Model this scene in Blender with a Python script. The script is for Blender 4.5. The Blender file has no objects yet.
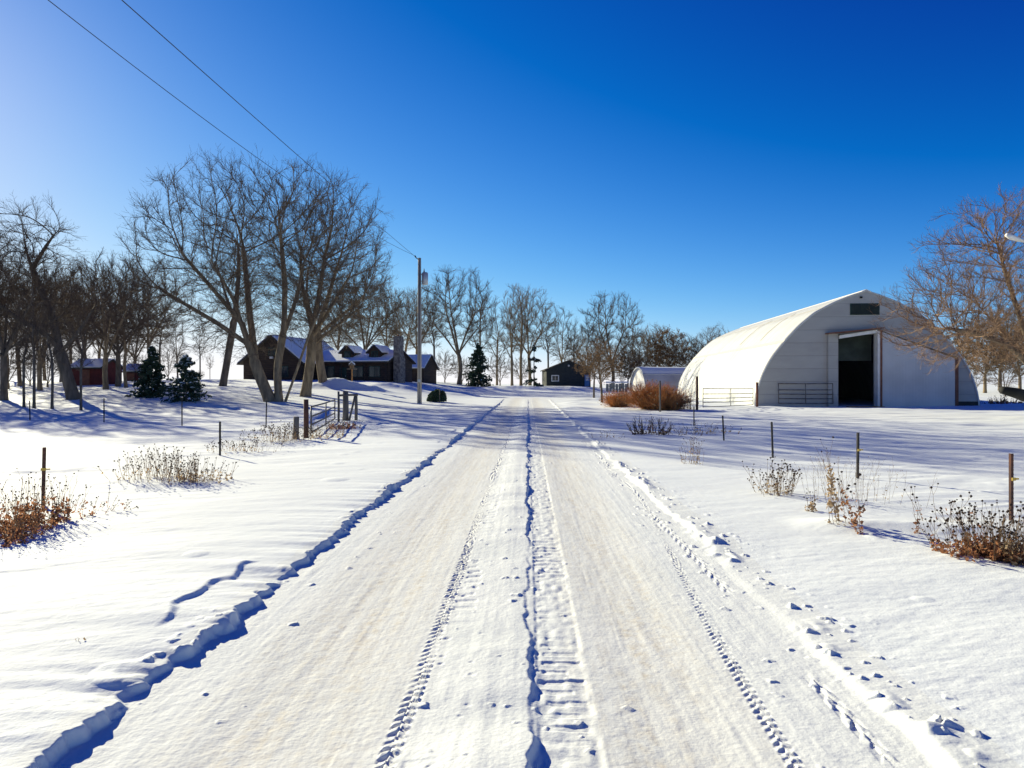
import bpy, math, random
import numpy as np
from mathutils import Vector, Matrix

R = math.radians
sc = bpy.context.scene
COL = sc.collection
F = 683.0            # focal length in pixels of the 1024 wide picture
CAMZ = 1.6

# ------------------------------------------------------------------ noise
def _hash(ix, iy, seed):
    h = (ix.astype(np.int64) * 374761393 + iy.astype(np.int64) * 668265263 + seed * 974634777) & 0xFFFFFFFF
    h = ((h ^ (h >> 13)) * 1274126177) & 0xFFFFFFFF
    h = ((h ^ (h >> 16)) * 2246822519) & 0xFFFFFFFF
    return ((h ^ (h >> 15)) & 0xFFFFFF) / float(0xFFFFFF)

def vn(x, y, seed=0):
    """value noise in -1..1"""
    x = np.asarray(x, float); y = np.asarray(y, float)
    x, y = np.broadcast_arrays(x, y)
    fx = np.floor(x); fy = np.floor(y)
    ax = x - fx; ay = y - fy
    ax = ax * ax * (3 - 2 * ax); ay = ay * ay * (3 - 2 * ay)
    a = _hash(fx, fy, seed); b = _hash(fx + 1, fy, seed)
    c = _hash(fx, fy + 1, seed); d = _hash(fx + 1, fy + 1, seed)
    return ((a * (1 - ax) + b * ax) * (1 - ay) + (c * (1 - ax) + d * ax) * ay) * 2 - 1

def fbm(x, y, seed=0, o=3):
    s = 0; a = 1.0; t = 0
    for k in range(o):
        s = s + a * vn(x * 2.03 ** k + 17.3 * k, y * 2.03 ** k - 9.1 * k, seed + k * 7)
        t += a; a *= 0.5
    return s / t

def lumps(u, y, cell, prob, rmin, rmax, seed, sharp=0.5, stretch=1.0):
    """scattered rounded clods, 0..1"""
    x = u / cell; v = y / (cell * stretch)
    ix = np.floor(x); iy = np.floor(v)
    on = _hash(ix, iy, seed) < prob
    r = rmin + (rmax - rmin) * _hash(ix, iy, seed + 1) ** 2
    cx = ix + 0.5 + (_hash(ix, iy, seed + 2) - .5) * (1 - 2 * r)
    cy = iy + 0.5 + (_hash(ix, iy, seed + 3) - .5) * (1 - 2 * r)
    d2 = ((x - cx) ** 2 + (v - cy) ** 2) / (r * r)
    return np.where(on, np.clip(1 - d2, 0, 1) ** sharp, 0) * r / rmax

def chips(u, y, cell, prob, rmin, rmax, seed):
    """scattered angular slabs of broken crust, 0..1, tilted and flat-topped"""
    x = u / cell; v = y / cell
    ix = np.floor(x); iy = np.floor(v)
    on = _hash(ix, iy, seed) < prob
    r = rmin + (rmax - rmin) * _hash(ix, iy, seed + 1) ** 2
    p = x - (ix + .5 + (_hash(ix, iy, seed + 2) - .5) * (1 - 2 * r)); q = v - (iy + .5 + (_hash(ix, iy, seed + 3) - .5) * (1 - 2 * r))
    an = _hash(ix, iy, seed + 4) * 6.28; c, s_ = np.cos(an), np.sin(an)
    a = (p * c + q * s_) / r; b = (-p * s_ + q * c) / r
    k = .15 + .6 * _hash(ix, iy, seed + 5)
    h = np.minimum(np.minimum(1 - np.abs(a) * 1.15, 1 - np.abs(b) * 1.7), .95 - a * k - b * (.8 - k))
    return np.where(on, np.clip(h * 3.2, 0, 1) * np.clip(.62 - .45 * a + .2 * b, .15, 1), 0) * r / rmax

def ss(a, b, x):
    t = np.clip((x - a) / (b - a), 0, 1)
    return t * t * (3 - 2 * t)

SLOPE = 0.0234       # the road heads slightly to the right of straight ahead

def base0(x, y):
    gl = 1.95 * ss(28, 88, y) + .25 * ss(30, 50, y) * np.exp(-((x + 30) / 14) ** 2)
    gc = 1.30 * ss(48, 122, y)
    gr = 0.75 * ss(52, 120, y)
    wl = ss(-3, -16, x); wr = ss(9, 20, x)
    g = gl * wl + gr * wr + gc * (1 - wl - wr)
    g = g - 0.0 * y
    far = ss(140, 400, y)
    return g * (1 - far) + 0.9 * far

MOUNDS = [  # x, y, amp, rx, ry : ploughed snow piles
    (-15.6, 60.5, 0.75, 1.9, 1.3), (-13.0, 61.5, .45, 1.8, 1.2), (-11.4, 68, .5, 2.6, 1.2),
    (-18.5, 59.0, .35, 2.2, 1.2), (-3.0, 84, .5, 2.6, 1.4), (-.4, 91, .55, 5.5, 1.5), (-6.2, 70, .3, 1.6, 1.0),
    (9.2, 88, .5, 2.0, 1.2), (7.0, 60, .2, 2.2, .9), (17.2, 46.6, .16, 2.0, .8), (26, 48.6, -.16, 9.5, 2.6),
    (4.8, 52, .18, 1.1, 2.6), (4.2, 44, .12, .9, 2.6)]

def edges(y):
    uL = -2.01 - .25 * ss(5, 55, y) + .038 * vn(y * 1.1, 0 * y, 3) + .022 * vn(y * 3.7, 0 * y, 4) + .030 * vn(y * 9, 0 * y, 5) + .007 * vn(y * 27, 0 * y, 6)
    uR = 1.74 + .20 * ss(8, 50, y) + .05 * vn(y * 1.3, 0 * y, 8) + .03 * vn(y * 4.5, 0 * y, 9)
    return uL, uR

def H(x, y):
    x = np.asarray(x, float); y = np.asarray(y, float)
    u = x - SLOPE * y
    z = base0(x, y)
    for (mx, my, am, rx, ry) in MOUNDS:
        z = z + am * np.exp(-((x - mx) / rx) ** 2 - ((y - my) / ry) ** 2) * (1 + .35 * fbm(x * .9, y * .9, 91))
    rd = 1 - ss(58, 67, y)                          # the drive opens into the yard
    uL, uR = edges(y)
    # ---- the fields: drifted, wind-packed snow
    a = x * .95 + y * .31; b = -x * .31 + y * .95
    off = ss(.2, 6, np.maximum(uL - u, u - uR))
    near = np.exp(-np.abs(y) / 60)
    fld = off * .16 * fbm(x * .11, y * .13, 20)
    fld = fld + (.35 + .65 * off) * (.034 * fbm(a * .55, b * 1.4, 30) + .009 * fbm(a * 1.6, b * 5.5, 31) * near)
    fld = fld + .0026 * fbm(a * 6, b * 18, 33) * near + .0014 * fbm(x * 26, y * 26, 34) * near
    q = fbm(a * .5, b * 2.6, 37, 2)                 # little wind-cut lips
    fld = fld + .014 * ss(.22, .28, q) * near * off
    fld = fld + .020 * lumps(x, y, .8, .09, .10, .28, 41, .7)
    # tracks and packed rows in the yard in front of the barn
    yard = ss(8, 13, x) * ss(20, 25, y) * (1 - ss(42, 48, y))
    fld = fld * (1 - .5 * yard) + yard * (.05 * fbm((x + .25 * y) * .12, (y - .12 * x) * 1.5, 50) + .03 * fbm(x * .5, y * 4.0, 51))
    # drift crest on the right, a low ditch edge on both sides
    fld = fld + .09 * np.exp(-((y - (7.55 - .28 * (x - 3.6))) / .30) ** 2) * ss(3.0, 3.8, x) * (1 - ss(6, 7.5, x))
    # ---- left bank (steep, chunky) with a second broken lip behind it
    hb = .060 + .034 * vn(y * .7, 0 * y, 60) + .024 * vn(y * 2.9, 0 * y, 61) + .012 * vn(y * 9, 0 * y, 59)
    hb = .075 + (hb - .075) * np.exp(-np.clip(uL - u, 0, 20) / .45)
    L = ss(.024, -.03, u - uL + .032 * vn(u * 14, y * 12, 62) + .010 * vn(u * 45, y * 38, 57))
    crest = np.exp(-((u - uL + .05) / .12) ** 2) * ss(-.3, .4, vn(y * 1.4, 0 * y, 58))
    left = L * (hb + fld) + L * crest * (.028 * np.maximum(0, vn(u * 13, y * 11, 63)) + .030 * chips(u, y, .13, .55, .2, .46, 64))
    u2 = -2.40 + .10 * vn(y * .9, 0 * y, 66) + .05 * vn(y * 4, 0 * y, 67)
    m2 = ss(.25, .5, vn(y * .42 + .8, 0 * y, 68)) * ss(-.15, .35, vn(y * 2.1, 0 * y, 55)) * (1 - ss(32, 48, y))
    left = left + m2 * .026 * ss(.03, -.025, u - u2 + .03 * vn(u * 9, y * 7, 56)) * np.exp(-np.clip(u2 - u, 0, 9) / .55)
    # ---- right windrow, low, lit on its near side, clods behind it
    Rm = ss(-.05, .05, u - uR)
    hr = .026 + .016 * vn(y * .8, 0 * y, 70)
    hr = .026 + (hr - .026) * np.exp(-np.clip(u - uR, 0, 20) / .5)
    rc = np.exp(-((u - uR - .06) / .10) ** 2)
    right = Rm * (hr + fld) + rc * ss(-.4, .3, vn(y * 1.1, 0 * y, 77)) * (.010 + .05 * np.maximum(0, vn(u * 11, y * 9, 71)))
    right = right + .040 * chips(u + .014 * vn(u * 30, y * 30, 72), y, .13, .42, .12, .44, 73) * np.exp(-((u - uR - .16) / .17) ** 2) * (1 - ss(25, 45, y))
    right = right + .036 * chips(u + .014 * vn(u * 30, y * 30, 74), y, .17, .22, .08, .34, 75) * np.exp(-((u - uR + .02) / .42) ** 2)
    # ---- the road itself
    inn = (1 - L) * (1 - Rm)
    rut = .0032 * fbm(u * 7, y * .35, 80) + .0011 * fbm(u * 34, y * .9, 81) + .0022 * fbm(u * 14, y * 11, 83) + .0012 * fbm(u * 40, y * 40, 82)
    rut = rut - .018 * np.exp(-((u + 1.15) / .42) ** 2) - .018 * np.exp(-((u - .68) / .36) ** 2)
    # centre ridge: gentle on its left, broken off on its right
    ue = .0 + .030 * vn(y * 1.2, 0 * y, 84) + .018 * vn(y * 5, 0 * y, 85) + .010 * vn(y * 16, 0 * y, 86)
    hc = .020 + .018 * ss(6.6, 8.5, y) * (1 - ss(24, 40, y)) + .028 * ss(-.1, .5, vn(y * .55 + .35, 0 * y, 87)) + .010 * vn(y * 3, 0 * y, 88)
    hc = hc * (1 - .85 * np.exp(-((y - 3.3) / .32) ** 2) - .7 * np.exp(-((y - 6.5) / .45) ** 2)) * (.55 + .45 * ss(-.5, .3, vn(y * 1.9, 0 * y, 89)))
    ridge = hc * ss(-.62, -.18, u) * ss(.012, -.022, u - ue)
    ridge = ridge + .016 * chips(u + .01 * vn(u * 30, y * 30, 76), y, .15, .22, .1, .34, 90) * ss(-.65, -.5, u) * ss(.4, .3, u)
    # ladder tread right of the ridge
    def ladder(u0, u1, per, depth, seed, wob_=.10):
        yb = y / per + wob_ * vn(u * 5, y * 1.5, seed); bi = np.floor(yb); t_ = np.abs(yb - bi - .5) * 2
        h1, h2, h3 = (_hash(bi, bi * 0, seed + k_) for k_ in (1, 2, 3)); w_ = u1 - u0
        m_ = ss(u0 - .006, u0 + .012, u - .35 * w_ * h1 ** 2) * ss(u1 + .006, u1 - .012, u + .45 * w_ * h2 ** 2)
        return -depth * (.35 + .65 * h3) * m_ * ss(.52, .26, t_) * ss(-.75, -.2, vn(u * 11, y * 3, seed + 5))
    tr = ss(.035, .06, u) * ss(.34, .30, u) * (-.006 + .005 * vn(u * 22, y * 14, 94)) + ladder(.05, .32, .125, .0105, 92) * ss(-.6, .3, vn(u * 5, y * 1.1, 97))
    # ladder marks left of the ridge, fainter
    tr = tr + ladder(-.54, -.37, .155, .009, 95) * ss(-.4, .4, vn(u * 4, y * .9, 96))
    tr = tr - .012 * lumps(u, y, .09, .18, .10, .36, 106, .8) * np.exp(-((u + .42) / .16) ** 2)      # small pits
    # chunky two-row tyre edges
    def chev(uc, w, per, amp, seed):
        t = (u - uc) / w
        mk = ss(-.95, -.15, vn(u * 9, y * 2.2, seed)); blk = (ss(-.15, .25, np.sin(2 * np.pi * (y / per + .35 * np.abs(t) + .5 * (t > 0)))) * (.75 + .5 * vn(u * 40, y * 22, seed + 3)) - .4) * mk
        return ss(1.05, .85, np.abs(t)) * amp * blk * ss(-.85, -.2, vn(y * .55, 0 * y, seed + 13) + .35)
    wob = .02 * vn(y * .5, 0 * y, 97)
    tr = tr + chev(-.60 + wob, .045, .070, .014, 98) * (1 - ss(20, 40, y))
    tr = tr + chev(1.12 + .46 * ss(2.6, 10.5, y) + wob, .036, .060, .009, 99) * (1 - ss(16, 30, y))
    tr = tr + chev(1.53 + wob, .04, .19, .010, 101) * ss(.2, .6, vn(y * .9, 0 * y, 102))
    tr = tr + .022 * chips(u, y, .15, .15, .10, .34, 103) * (np.exp(-((u + 1.62) / .14) ** 2) + np.exp(-((u - 1.48) / .16) ** 2))
    tr = tr + .012 * chips(u, y, .4, .14, .03, .10, 105)
    road = inn * (rut + ridge + tr)
    open_ = .02 * fbm(x * .6, y * .6, 110) + .05 * np.abs(fbm(x * .35, y * 1.2, 111)) + fld * .6
    return z + rd * (left + right + road) + (1 - rd) * open_

def zat(x, y):
    return float(H(np.array([float(x)]), np.array([float(y)]))[0])

def solve(px, py, lo=3.0, hi=130.0):
    """ground point seen at a pixel: (x, y, z)"""
    d = np.concatenate([np.arange(lo, 30, .05), np.arange(30, hi, .2)])
    x = (px - 512) / F * d
    row = 384 + F * (CAMZ - base0(x, d) - .10) / d
    i = np.argmax(row <= py) if np.any(row <= py) else len(d) - 1
    return x[i], d[i], zat(x[i], d[i])

def at(px, d):
    x = (px - 512) / F * d
    return x, d, zat(x, d)

# ------------------------------------------------------------------ materials
def mat(name, c1, c2=None, scale=4.0, rough=.8, bump=0.0, bscale=30.0, stretch=(1, 1, 1), metal=0.0, spec=.3, contrast=(.35, .65), detail=4):
    m = bpy.data.materials.new(name); m.use_nodes = True
    nt = m.node_tree; N = nt.nodes; Lk = nt.links
    b = N['Principled BSDF']
    b.inputs['Roughness'].default_value = rough; b.inputs['Metallic'].default_value = metal
    b.inputs['Specular IOR Level'].default_value = spec
    tc = N.new('ShaderNodeTexCoord'); mp = N.new('ShaderNodeMapping')
    mp.inputs['Scale'].default_value = stretch
    Lk.new(tc.outputs['Object'], mp.inputs['Vector'])
    if c2 is None: c2 = tuple(v * .8 for v in c1)
    n = N.new('ShaderNodeTexNoise'); n.inputs['Scale'].default_value = scale; n.inputs['Detail'].default_value = detail
    Lk.new(mp.outputs[0], n.inputs['Vector'])
    rp = N.new('ShaderNodeValToRGB')
    rp.color_ramp.elements[0].position = contrast[0]; rp.color_ramp.elements[1].position = contrast[1]
    rp.color_ramp.elements[0].color = (*c2, 1); rp.color_ramp.elements[1].color = (*c1, 1)
    Lk.new(n.outputs['Fac'], rp.inputs[0]); Lk.new(rp.outputs[0], b.inputs['Base Color'])
    if bump:
        n2 = N.new('ShaderNodeTexNoise'); n2.inputs['Scale'].default_value = bscale; n2.inputs['Detail'].default_value = 3
        Lk.new(mp.outputs[0], n2.inputs['Vector'])
        bp = N.new('ShaderNodeBump'); bp.inputs['Strength'].default_value = min(1, bump); bp.inputs['Distance'].default_value = .02
        Lk.new(n2.outputs['Fac'], bp.inputs['Height']); Lk.new(bp.outputs[0], b.inputs['Normal'])
    return m

def add_lines(m, axis, period, depth, dist=.03, dark=None, width=.15):
    """grooves across a material, every `period` metres along object axis (0,1,2)"""
    nt = m.node_tree; N = nt.nodes; Lk = nt.links; b = N['Principled BSDF']
    tc = N.new('ShaderNodeTexCoord'); sx = N.new('ShaderNodeSeparateXYZ'); Lk.new(tc.outputs['Object'], sx.inputs[0])
    d = N.new('ShaderNodeMath'); d.operation = 'DIVIDE'; d.inputs[1].default_value = period; Lk.new(sx.outputs[axis], d.inputs[0])
    f = N.new('ShaderNodeMath'); f.operation = 'FRACT'; Lk.new(d.outputs[0], f.inputs[0])
    s = N.new('ShaderNodeMath'); s.operation = 'SUBTRACT'; s.inputs[1].default_value = .5; Lk.new(f.outputs[0], s.inputs[0])
    a = N.new('ShaderNodeMath'); a.operation = 'ABSOLUTE'; Lk.new(s.outputs[0], a.inputs[0])
    mr = N.new('ShaderNodeMapRange'); mr.inputs['From Min'].default_value = .5 - width; mr.inputs['From Max'].default_value = .5
    mr.inputs['To Min'].default_value = 1; mr.inputs['To Max'].default_value = 0
    Lk.new(a.outputs[0], mr.inputs['Value'])
    bp = N.new('ShaderNodeBump'); bp.inputs['Strength'].default_value = depth; bp.inputs['Distance'].default_value = dist
    Lk.new(mr.outputs[0], bp.inputs['Height'])
    old = b.inputs['Normal'].links
    if old: Lk.new(old[0].from_socket, bp.inputs['Normal'])
    Lk.new(bp.outputs[0], b.inputs['Normal'])
    if dark is not None:
        src = b.inputs['Base Color'].links[0].from_socket
        mx = N.new('ShaderNodeMix'); mx.data_type = 'RGBA'; mx.blend_type = 'MIX'
        Lk.new(mr.outputs[0], mx.inputs['Factor']); mx.inputs[6].default_value = (*dark, 1); Lk.new(src, mx.inputs[7])
        Lk.new(mx.outputs[2], b.inputs['Base Color'])
    return m

def snow_mat(name, c1, c2, dirt=None, dirt_amt=0.0):
    m = bpy.data.materials.new(name); m.use_nodes = True
    nt = m.node_tree; N = nt.nodes; Lk = nt.links; b = N['Principled BSDF']
    b.inputs['Roughness'].default_value = .75; b.inputs['Specular IOR Level'].default_value = .06
    tc = N.new('ShaderNodeTexCoord')
    n = N.new('ShaderNodeTexNoise'); n.inputs['Scale'].default_value = 1.3; n.inputs['Detail'].default_value = 6
    Lk.new(tc.outputs['Object'], n.inputs['Vector'])
    rp = N.new('ShaderNodeValToRGB'); rp.color_ramp.elements[0].position = .3; rp.color_ramp.elements[1].position = .7
    rp.color_ramp.elements[0].color = (*c2, 1); rp.color_ramp.elements[1].color = (*c1, 1)
    Lk.new(n.outputs['Fac'], rp.inputs[0])
    out = rp.outputs[0]
    if dirt:
        # sand and gravel worn into the wheel paths: streaks along the road, in lanes
        sx = N.new('ShaderNodeSeparateXYZ'); Lk.new(tc.outputs['Object'], sx.inputs[0])
        mu = N.new('ShaderNodeMath'); mu.operation = 'MULTIPLY_ADD'; mu.inputs[1].default_value = -SLOPE
        Lk.new(sx.outputs[1], mu.inputs[0]); Lk.new(sx.outputs[0], mu.inputs[2])
        def lane(c, w):
            a = N.new('ShaderNodeMath'); a.operation = 'SUBTRACT'; a.inputs[1].default_value = c; Lk.new(mu.outputs[0], a.inputs[0])
            d = N.new('ShaderNodeMath'); d.operation = 'DIVIDE'; d.inputs[1].default_value = w; Lk.new(a.outputs[0], d.inputs[0])
            p = N.new('ShaderNodeMath'); p.operation = 'MULTIPLY'; Lk.new(d.outputs[0], p.inputs[0]); Lk.new(d.outputs[0], p.inputs[1])
            s = N.new('ShaderNodeMath'); s.operation = 'SUBTRACT'; s.inputs[0].default_value = 1; s.use_clamp = True; Lk.new(p.outputs[0], s.inputs[1])
            return s.outputs[0]
        l1, l2 = lane(-1.1, .62), lane(.68, .52)
        ad = N.new('ShaderNodeMath'); ad.operation = 'ADD'; ad.use_clamp = True; Lk.new(l1, ad.inputs[0]); Lk.new(l2, ad.inputs[1])
        mp = N.new('ShaderNodeMapping'); mp.inputs['Scale'].default_value = (7, .5, 1); Lk.new(tc.outputs['Object'], mp.inputs['Vector'])
        n3 = N.new('ShaderNodeTexNoise'); n3.inputs['Scale'].default_value = 1.6; n3.inputs['Detail'].default_value = 7; n3.inputs['Roughness'].default_value = .65
        Lk.new(mp.outputs[0], n3.inputs['Vector'])
        r3 = N.new('ShaderNodeMapRange'); r3.inputs['From Min'].default_value = .40; r3.inputs['From Max'].default_value = .72
        Lk.new(n3.outputs['Fac'], r3.inputs['Value'])
        n4 = N.new('ShaderNodeTexNoise'); n4.inputs['Scale'].default_value = 16; n4.inputs['Detail'].default_value = 5
        Lk.new(tc.outputs['Object'], n4.inputs['Vector'])
        r4 = N.new('ShaderNodeMapRange'); r4.inputs['From Min'].default_value = .35; r4.inputs['From Max'].default_value = .7
        Lk.new(n4.outputs['Fac'], r4.inputs['Value'])
        m1 = N.new('ShaderNodeMath'); m1.operation = 'MULTIPLY'; Lk.new(r3.outputs[0], m1.inputs[0]); Lk.new(r4.outputs[0], m1.inputs[1])
        m0 = N.new('ShaderNodeMath'); m0.operation = 'ADD'; m0.inputs[1].default_value = .22; Lk.new(m1.outputs[0], m0.inputs[0])
        m2 = N.new('ShaderNodeMath'); m2.operation = 'MULTIPLY'; Lk.new(m0.outputs[0], m2.inputs[0]); Lk.new(ad.outputs[0], m2.inputs[1])
        m3 = N.new('ShaderNodeMath'); m3.operation = 'MULTIPLY'; m3.inputs[1].default_value = dirt_amt; m3.use_clamp = True; Lk.new(m2.outputs[0], m3.inputs[0])
        mx = N.new('ShaderNodeMix'); mx.data_type = 'RGBA'; Lk.new(m3.outputs[0], mx.inputs['Factor'])
        Lk.new(out, mx.inputs[6]); mx.inputs[7].default_value = (*dirt, 1)
        out = mx.outputs[2]
    Lk.new(out, b.inputs['Base Color'])
    n2 = N.new('ShaderNodeTexNoise'); n2.inputs['Scale'].default_value = 60; n2.inputs['Detail'].default_value = 4
    Lk.new(tc.outputs['Object'], n2.inputs['Vector'])
    bp = N.new('ShaderNodeBump'); bp.inputs['Strength'].default_value = .35; bp.inputs['Distance'].default_value = .006
    Lk.new(n2.outputs['Fac'], bp.inputs['Height']); Lk.new(bp.outputs[0], b.inputs['Normal'])
    return m

M = dict(
    snow=snow_mat('snow', (.765, .80, .81), (.73, .77, .785)),
    road=snow_mat('packed_snow', (.75, .775, .77), (.70, .73, .725), (.56, .50, .40), .80),
    bark=mat('bark', (.30, .225, .135), (.14, .105, .068), 5, .95, .9, 14, (1, 1, .25)),
    bark_grey=mat('grey_bark', (.16, .13, .10), (.08, .067, .053), 5, .95, .6, 14, (1, 1, .25)),
    twig=mat('twig', (.145, .105, .07), (.09, .066, .046), 1, .95),
    twig_tan=mat('tan_twig', (.29, .185, .115), (.17, .11, .072), 1.2, .9),
    bark_tan=mat('tan_bark', (.24, .18, .12), (.11, .085, .06), 6, .95, .6, 14, (1, 1, .3)),
    dryleaf=mat('dry_leaf', (.20, .115, .05), (.11, .065, .035), 1.5, .9),
    needle=mat('needles', (.06, .095, .055), (.03, .055, .036), 2.5, .8),
    barn=add_lines(mat('white_barn_metal', (.54, .55, .54), (.44, .445, .43), .9, .5, stretch=(.25, 1.6, .25), contrast=(.3, .62), spec=.2), 1, .61, .8, .03),
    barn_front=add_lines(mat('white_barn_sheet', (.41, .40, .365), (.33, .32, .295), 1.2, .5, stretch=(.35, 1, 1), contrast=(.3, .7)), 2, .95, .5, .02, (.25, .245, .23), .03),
    door_sheet=add_lines(mat('door_sheet', (.56, .56, .54), (.47, .47, .455), .7, .5), 0, .23, .3, .012),
    white=mat('white_paint', (.80, .78, .72), (.68, .65, .58), 2, .5),
    seam=mat('roof_seam', (.50, .48, .42), (.42, .40, .36), 2, .6),
    stain=mat('weather_stain', (.40, .375, .31), (.50, .475, .41), 1.2, .6),
    dark=mat('dark_opening', (.012, .013, .012), (.02, .02, .02), 2, .9),
    curtain=mat('grey_green_board', (.055, .07, .055), (.03, .04, .032), 1.5, .8),
    rusty=mat('rusty_trim', (.22, .095, .055), (.14, .06, .04), 3, .8),
    log=add_lines(mat('log_siding', (.072, .05, .036), (.045, .032, .024), 2.5, .85, .3, 20, (.4, .4, 2)), 2, .22, .9, .04, (.03, .02, .015), .15),
    green=mat('dark_green_trim', (.03, .06, .045), (.02, .045, .035), 2, .7),
    shingle=mat('shingle', (.07, .06, .055), (.045, .04, .038), 6, .9),
    stone=mat('chimney_stone', (.25, .225, .19), (.12, .105, .09), 3.2, .9, .9, 6, contrast=(.42, .58)),
    charcoal=add_lines(mat('charcoal_siding', (.040, .045, .042), (.03, .034, .032), 2, .8), 0, .3, .5, .02),
    glass=mat('dark_glass', (.03, .04, .045), (.02, .026, .03), 1, .08, spec=.5),
    blue=mat('blue_door', (.10, .23, .45), (.08, .19, .38), 2, .5),
    red=add_lines(mat('red_boards', (.13, .028, .024), (.08, .02, .018), 2, .85), 0, .2, .4, .02),
    wood=mat('weathered_wood', (.24, .20, .155), (.12, .10, .08), 4, .9, .8, 18, (1, 1, .12)),
    pole=mat('pole_wood', (.40, .36, .30), (.26, .235, .20), 3, .85, .5, 16, (1, 1, .06)),
    steel=mat('gate_steel', (.22, .21, .19), (.13, .10, .075), 3, .6, metal=.3),
    steel_light=mat('pale_gate_steel', (.36, .35, .32), (.20, .17, .14), 3, .5, metal=.3),
    tpost=mat('post_steel', (.13, .055, .035), (.06, .035, .028), 5, .8),
    tpost_dark=mat('dark_post_steel', (.05, .045, .042), (.03, .027, .026), 5, .8),
    yellow=mat('yellow_insulator', (.65, .45, .08), (.5, .34, .06), 3, .5),
    galv=mat('galvanised', (.45, .46, .46), (.33, .34, .35), 2, .45, metal=.5),
    cable=mat('cable', (.03, .03, .035), (.02, .02, .022), 2, .6),
    straw=mat('dry_straw', (.50, .37, .22), (.28, .19, .11), 6, .9),
    rust_grass=mat('rust_grass', (.74, .43, .19), (.50, .26, .10), 3, .9),
    seed=mat('seed_head', (.045, .026, .018), (.025, .015, .012), 8, .95),
    leafbrown=mat('crisp_brown_leaf', (.42, .20, .10), (.23, .105, .055), 9, .9),
    pallet=mat('grey_boards', (.28, .29, .25), (.18, .19, .17), 3, .9),
    sill=mat('raw_wood', (.42, .22, .08), (.30, .15, .06), 3, .8),
)

def translucent(m, f):
    nt = m.node_tree; N = nt.nodes; Lk = nt.links; b = N['Principled BSDF']; out = N['Material Output']
    t = N.new('ShaderNodeBsdfTranslucent'); Lk.new(b.inputs['Base Color'].links[0].from_socket, t.inputs['Color'])
    mx = N.new('ShaderNodeMixShader'); mx.inputs[0].default_value = f
    Lk.new(b.outputs[0], mx.inputs[1]); Lk.new(t.outputs[0], mx.inputs[2]); Lk.new(mx.outputs[0], out.inputs['Surface'])
for k_, f_ in (('rust_grass', .5), ('leafbrown', .5), ('straw', .4), ('dryleaf', .4), ('needle', .2)): translucent(M[k_], f_)

# ------------------------------------------------------------------ object helpers
def link(o):
    COL.objects.link(o); return o

def tag(o, label=None, cat=None, group=None, kind=None):
    if label: o['label'] = label
    if cat: o['category'] = cat
    if group: o['group'] = group
    if kind: o['kind'] = kind
    return o

def empty(name, loc, rz=0.0, label=None, cat=None, group=None, scale=1.0):
    o = bpy.data.objects.new(name, None); link(o)
    o.empty_display_size = .2
    o.location = loc; o.rotation_euler = (0, 0, rz); o.scale = (scale,) * 3
    return tag(o, label, cat, group)

def np_mesh(name, V, Q, m, smooth=True):
    me = bpy.data.meshes.new(name)
    V = np.ascontiguousarray(V, dtype=np.float32); Q = np.ascontiguousarray(Q, dtype=np.int32)
    k = Q.shape[1]
    me.vertices.add(len(V)); me.vertices.foreach_set('co', V.ravel())
    me.loops.add(Q.size); me.loops.foreach_set('vertex_index', Q.ravel())
    me.polygons.add(len(Q)); me.polygons.foreach_set('loop_start', np.arange(0, Q.size, k, dtype=np.int32))
    if smooth: me.polygons.foreach_set('use_smooth', np.ones(len(Q), dtype=bool))
    me.update(calc_edges=True)
    me.materials.append(m)
    return me

def np_obj(name, V, Q, m, parent=None, smooth=True):
    o = link(bpy.data.objects.new(name, np_mesh(name, V, Q, m, smooth)))
    if parent: o.parent = parent
    return o

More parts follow.
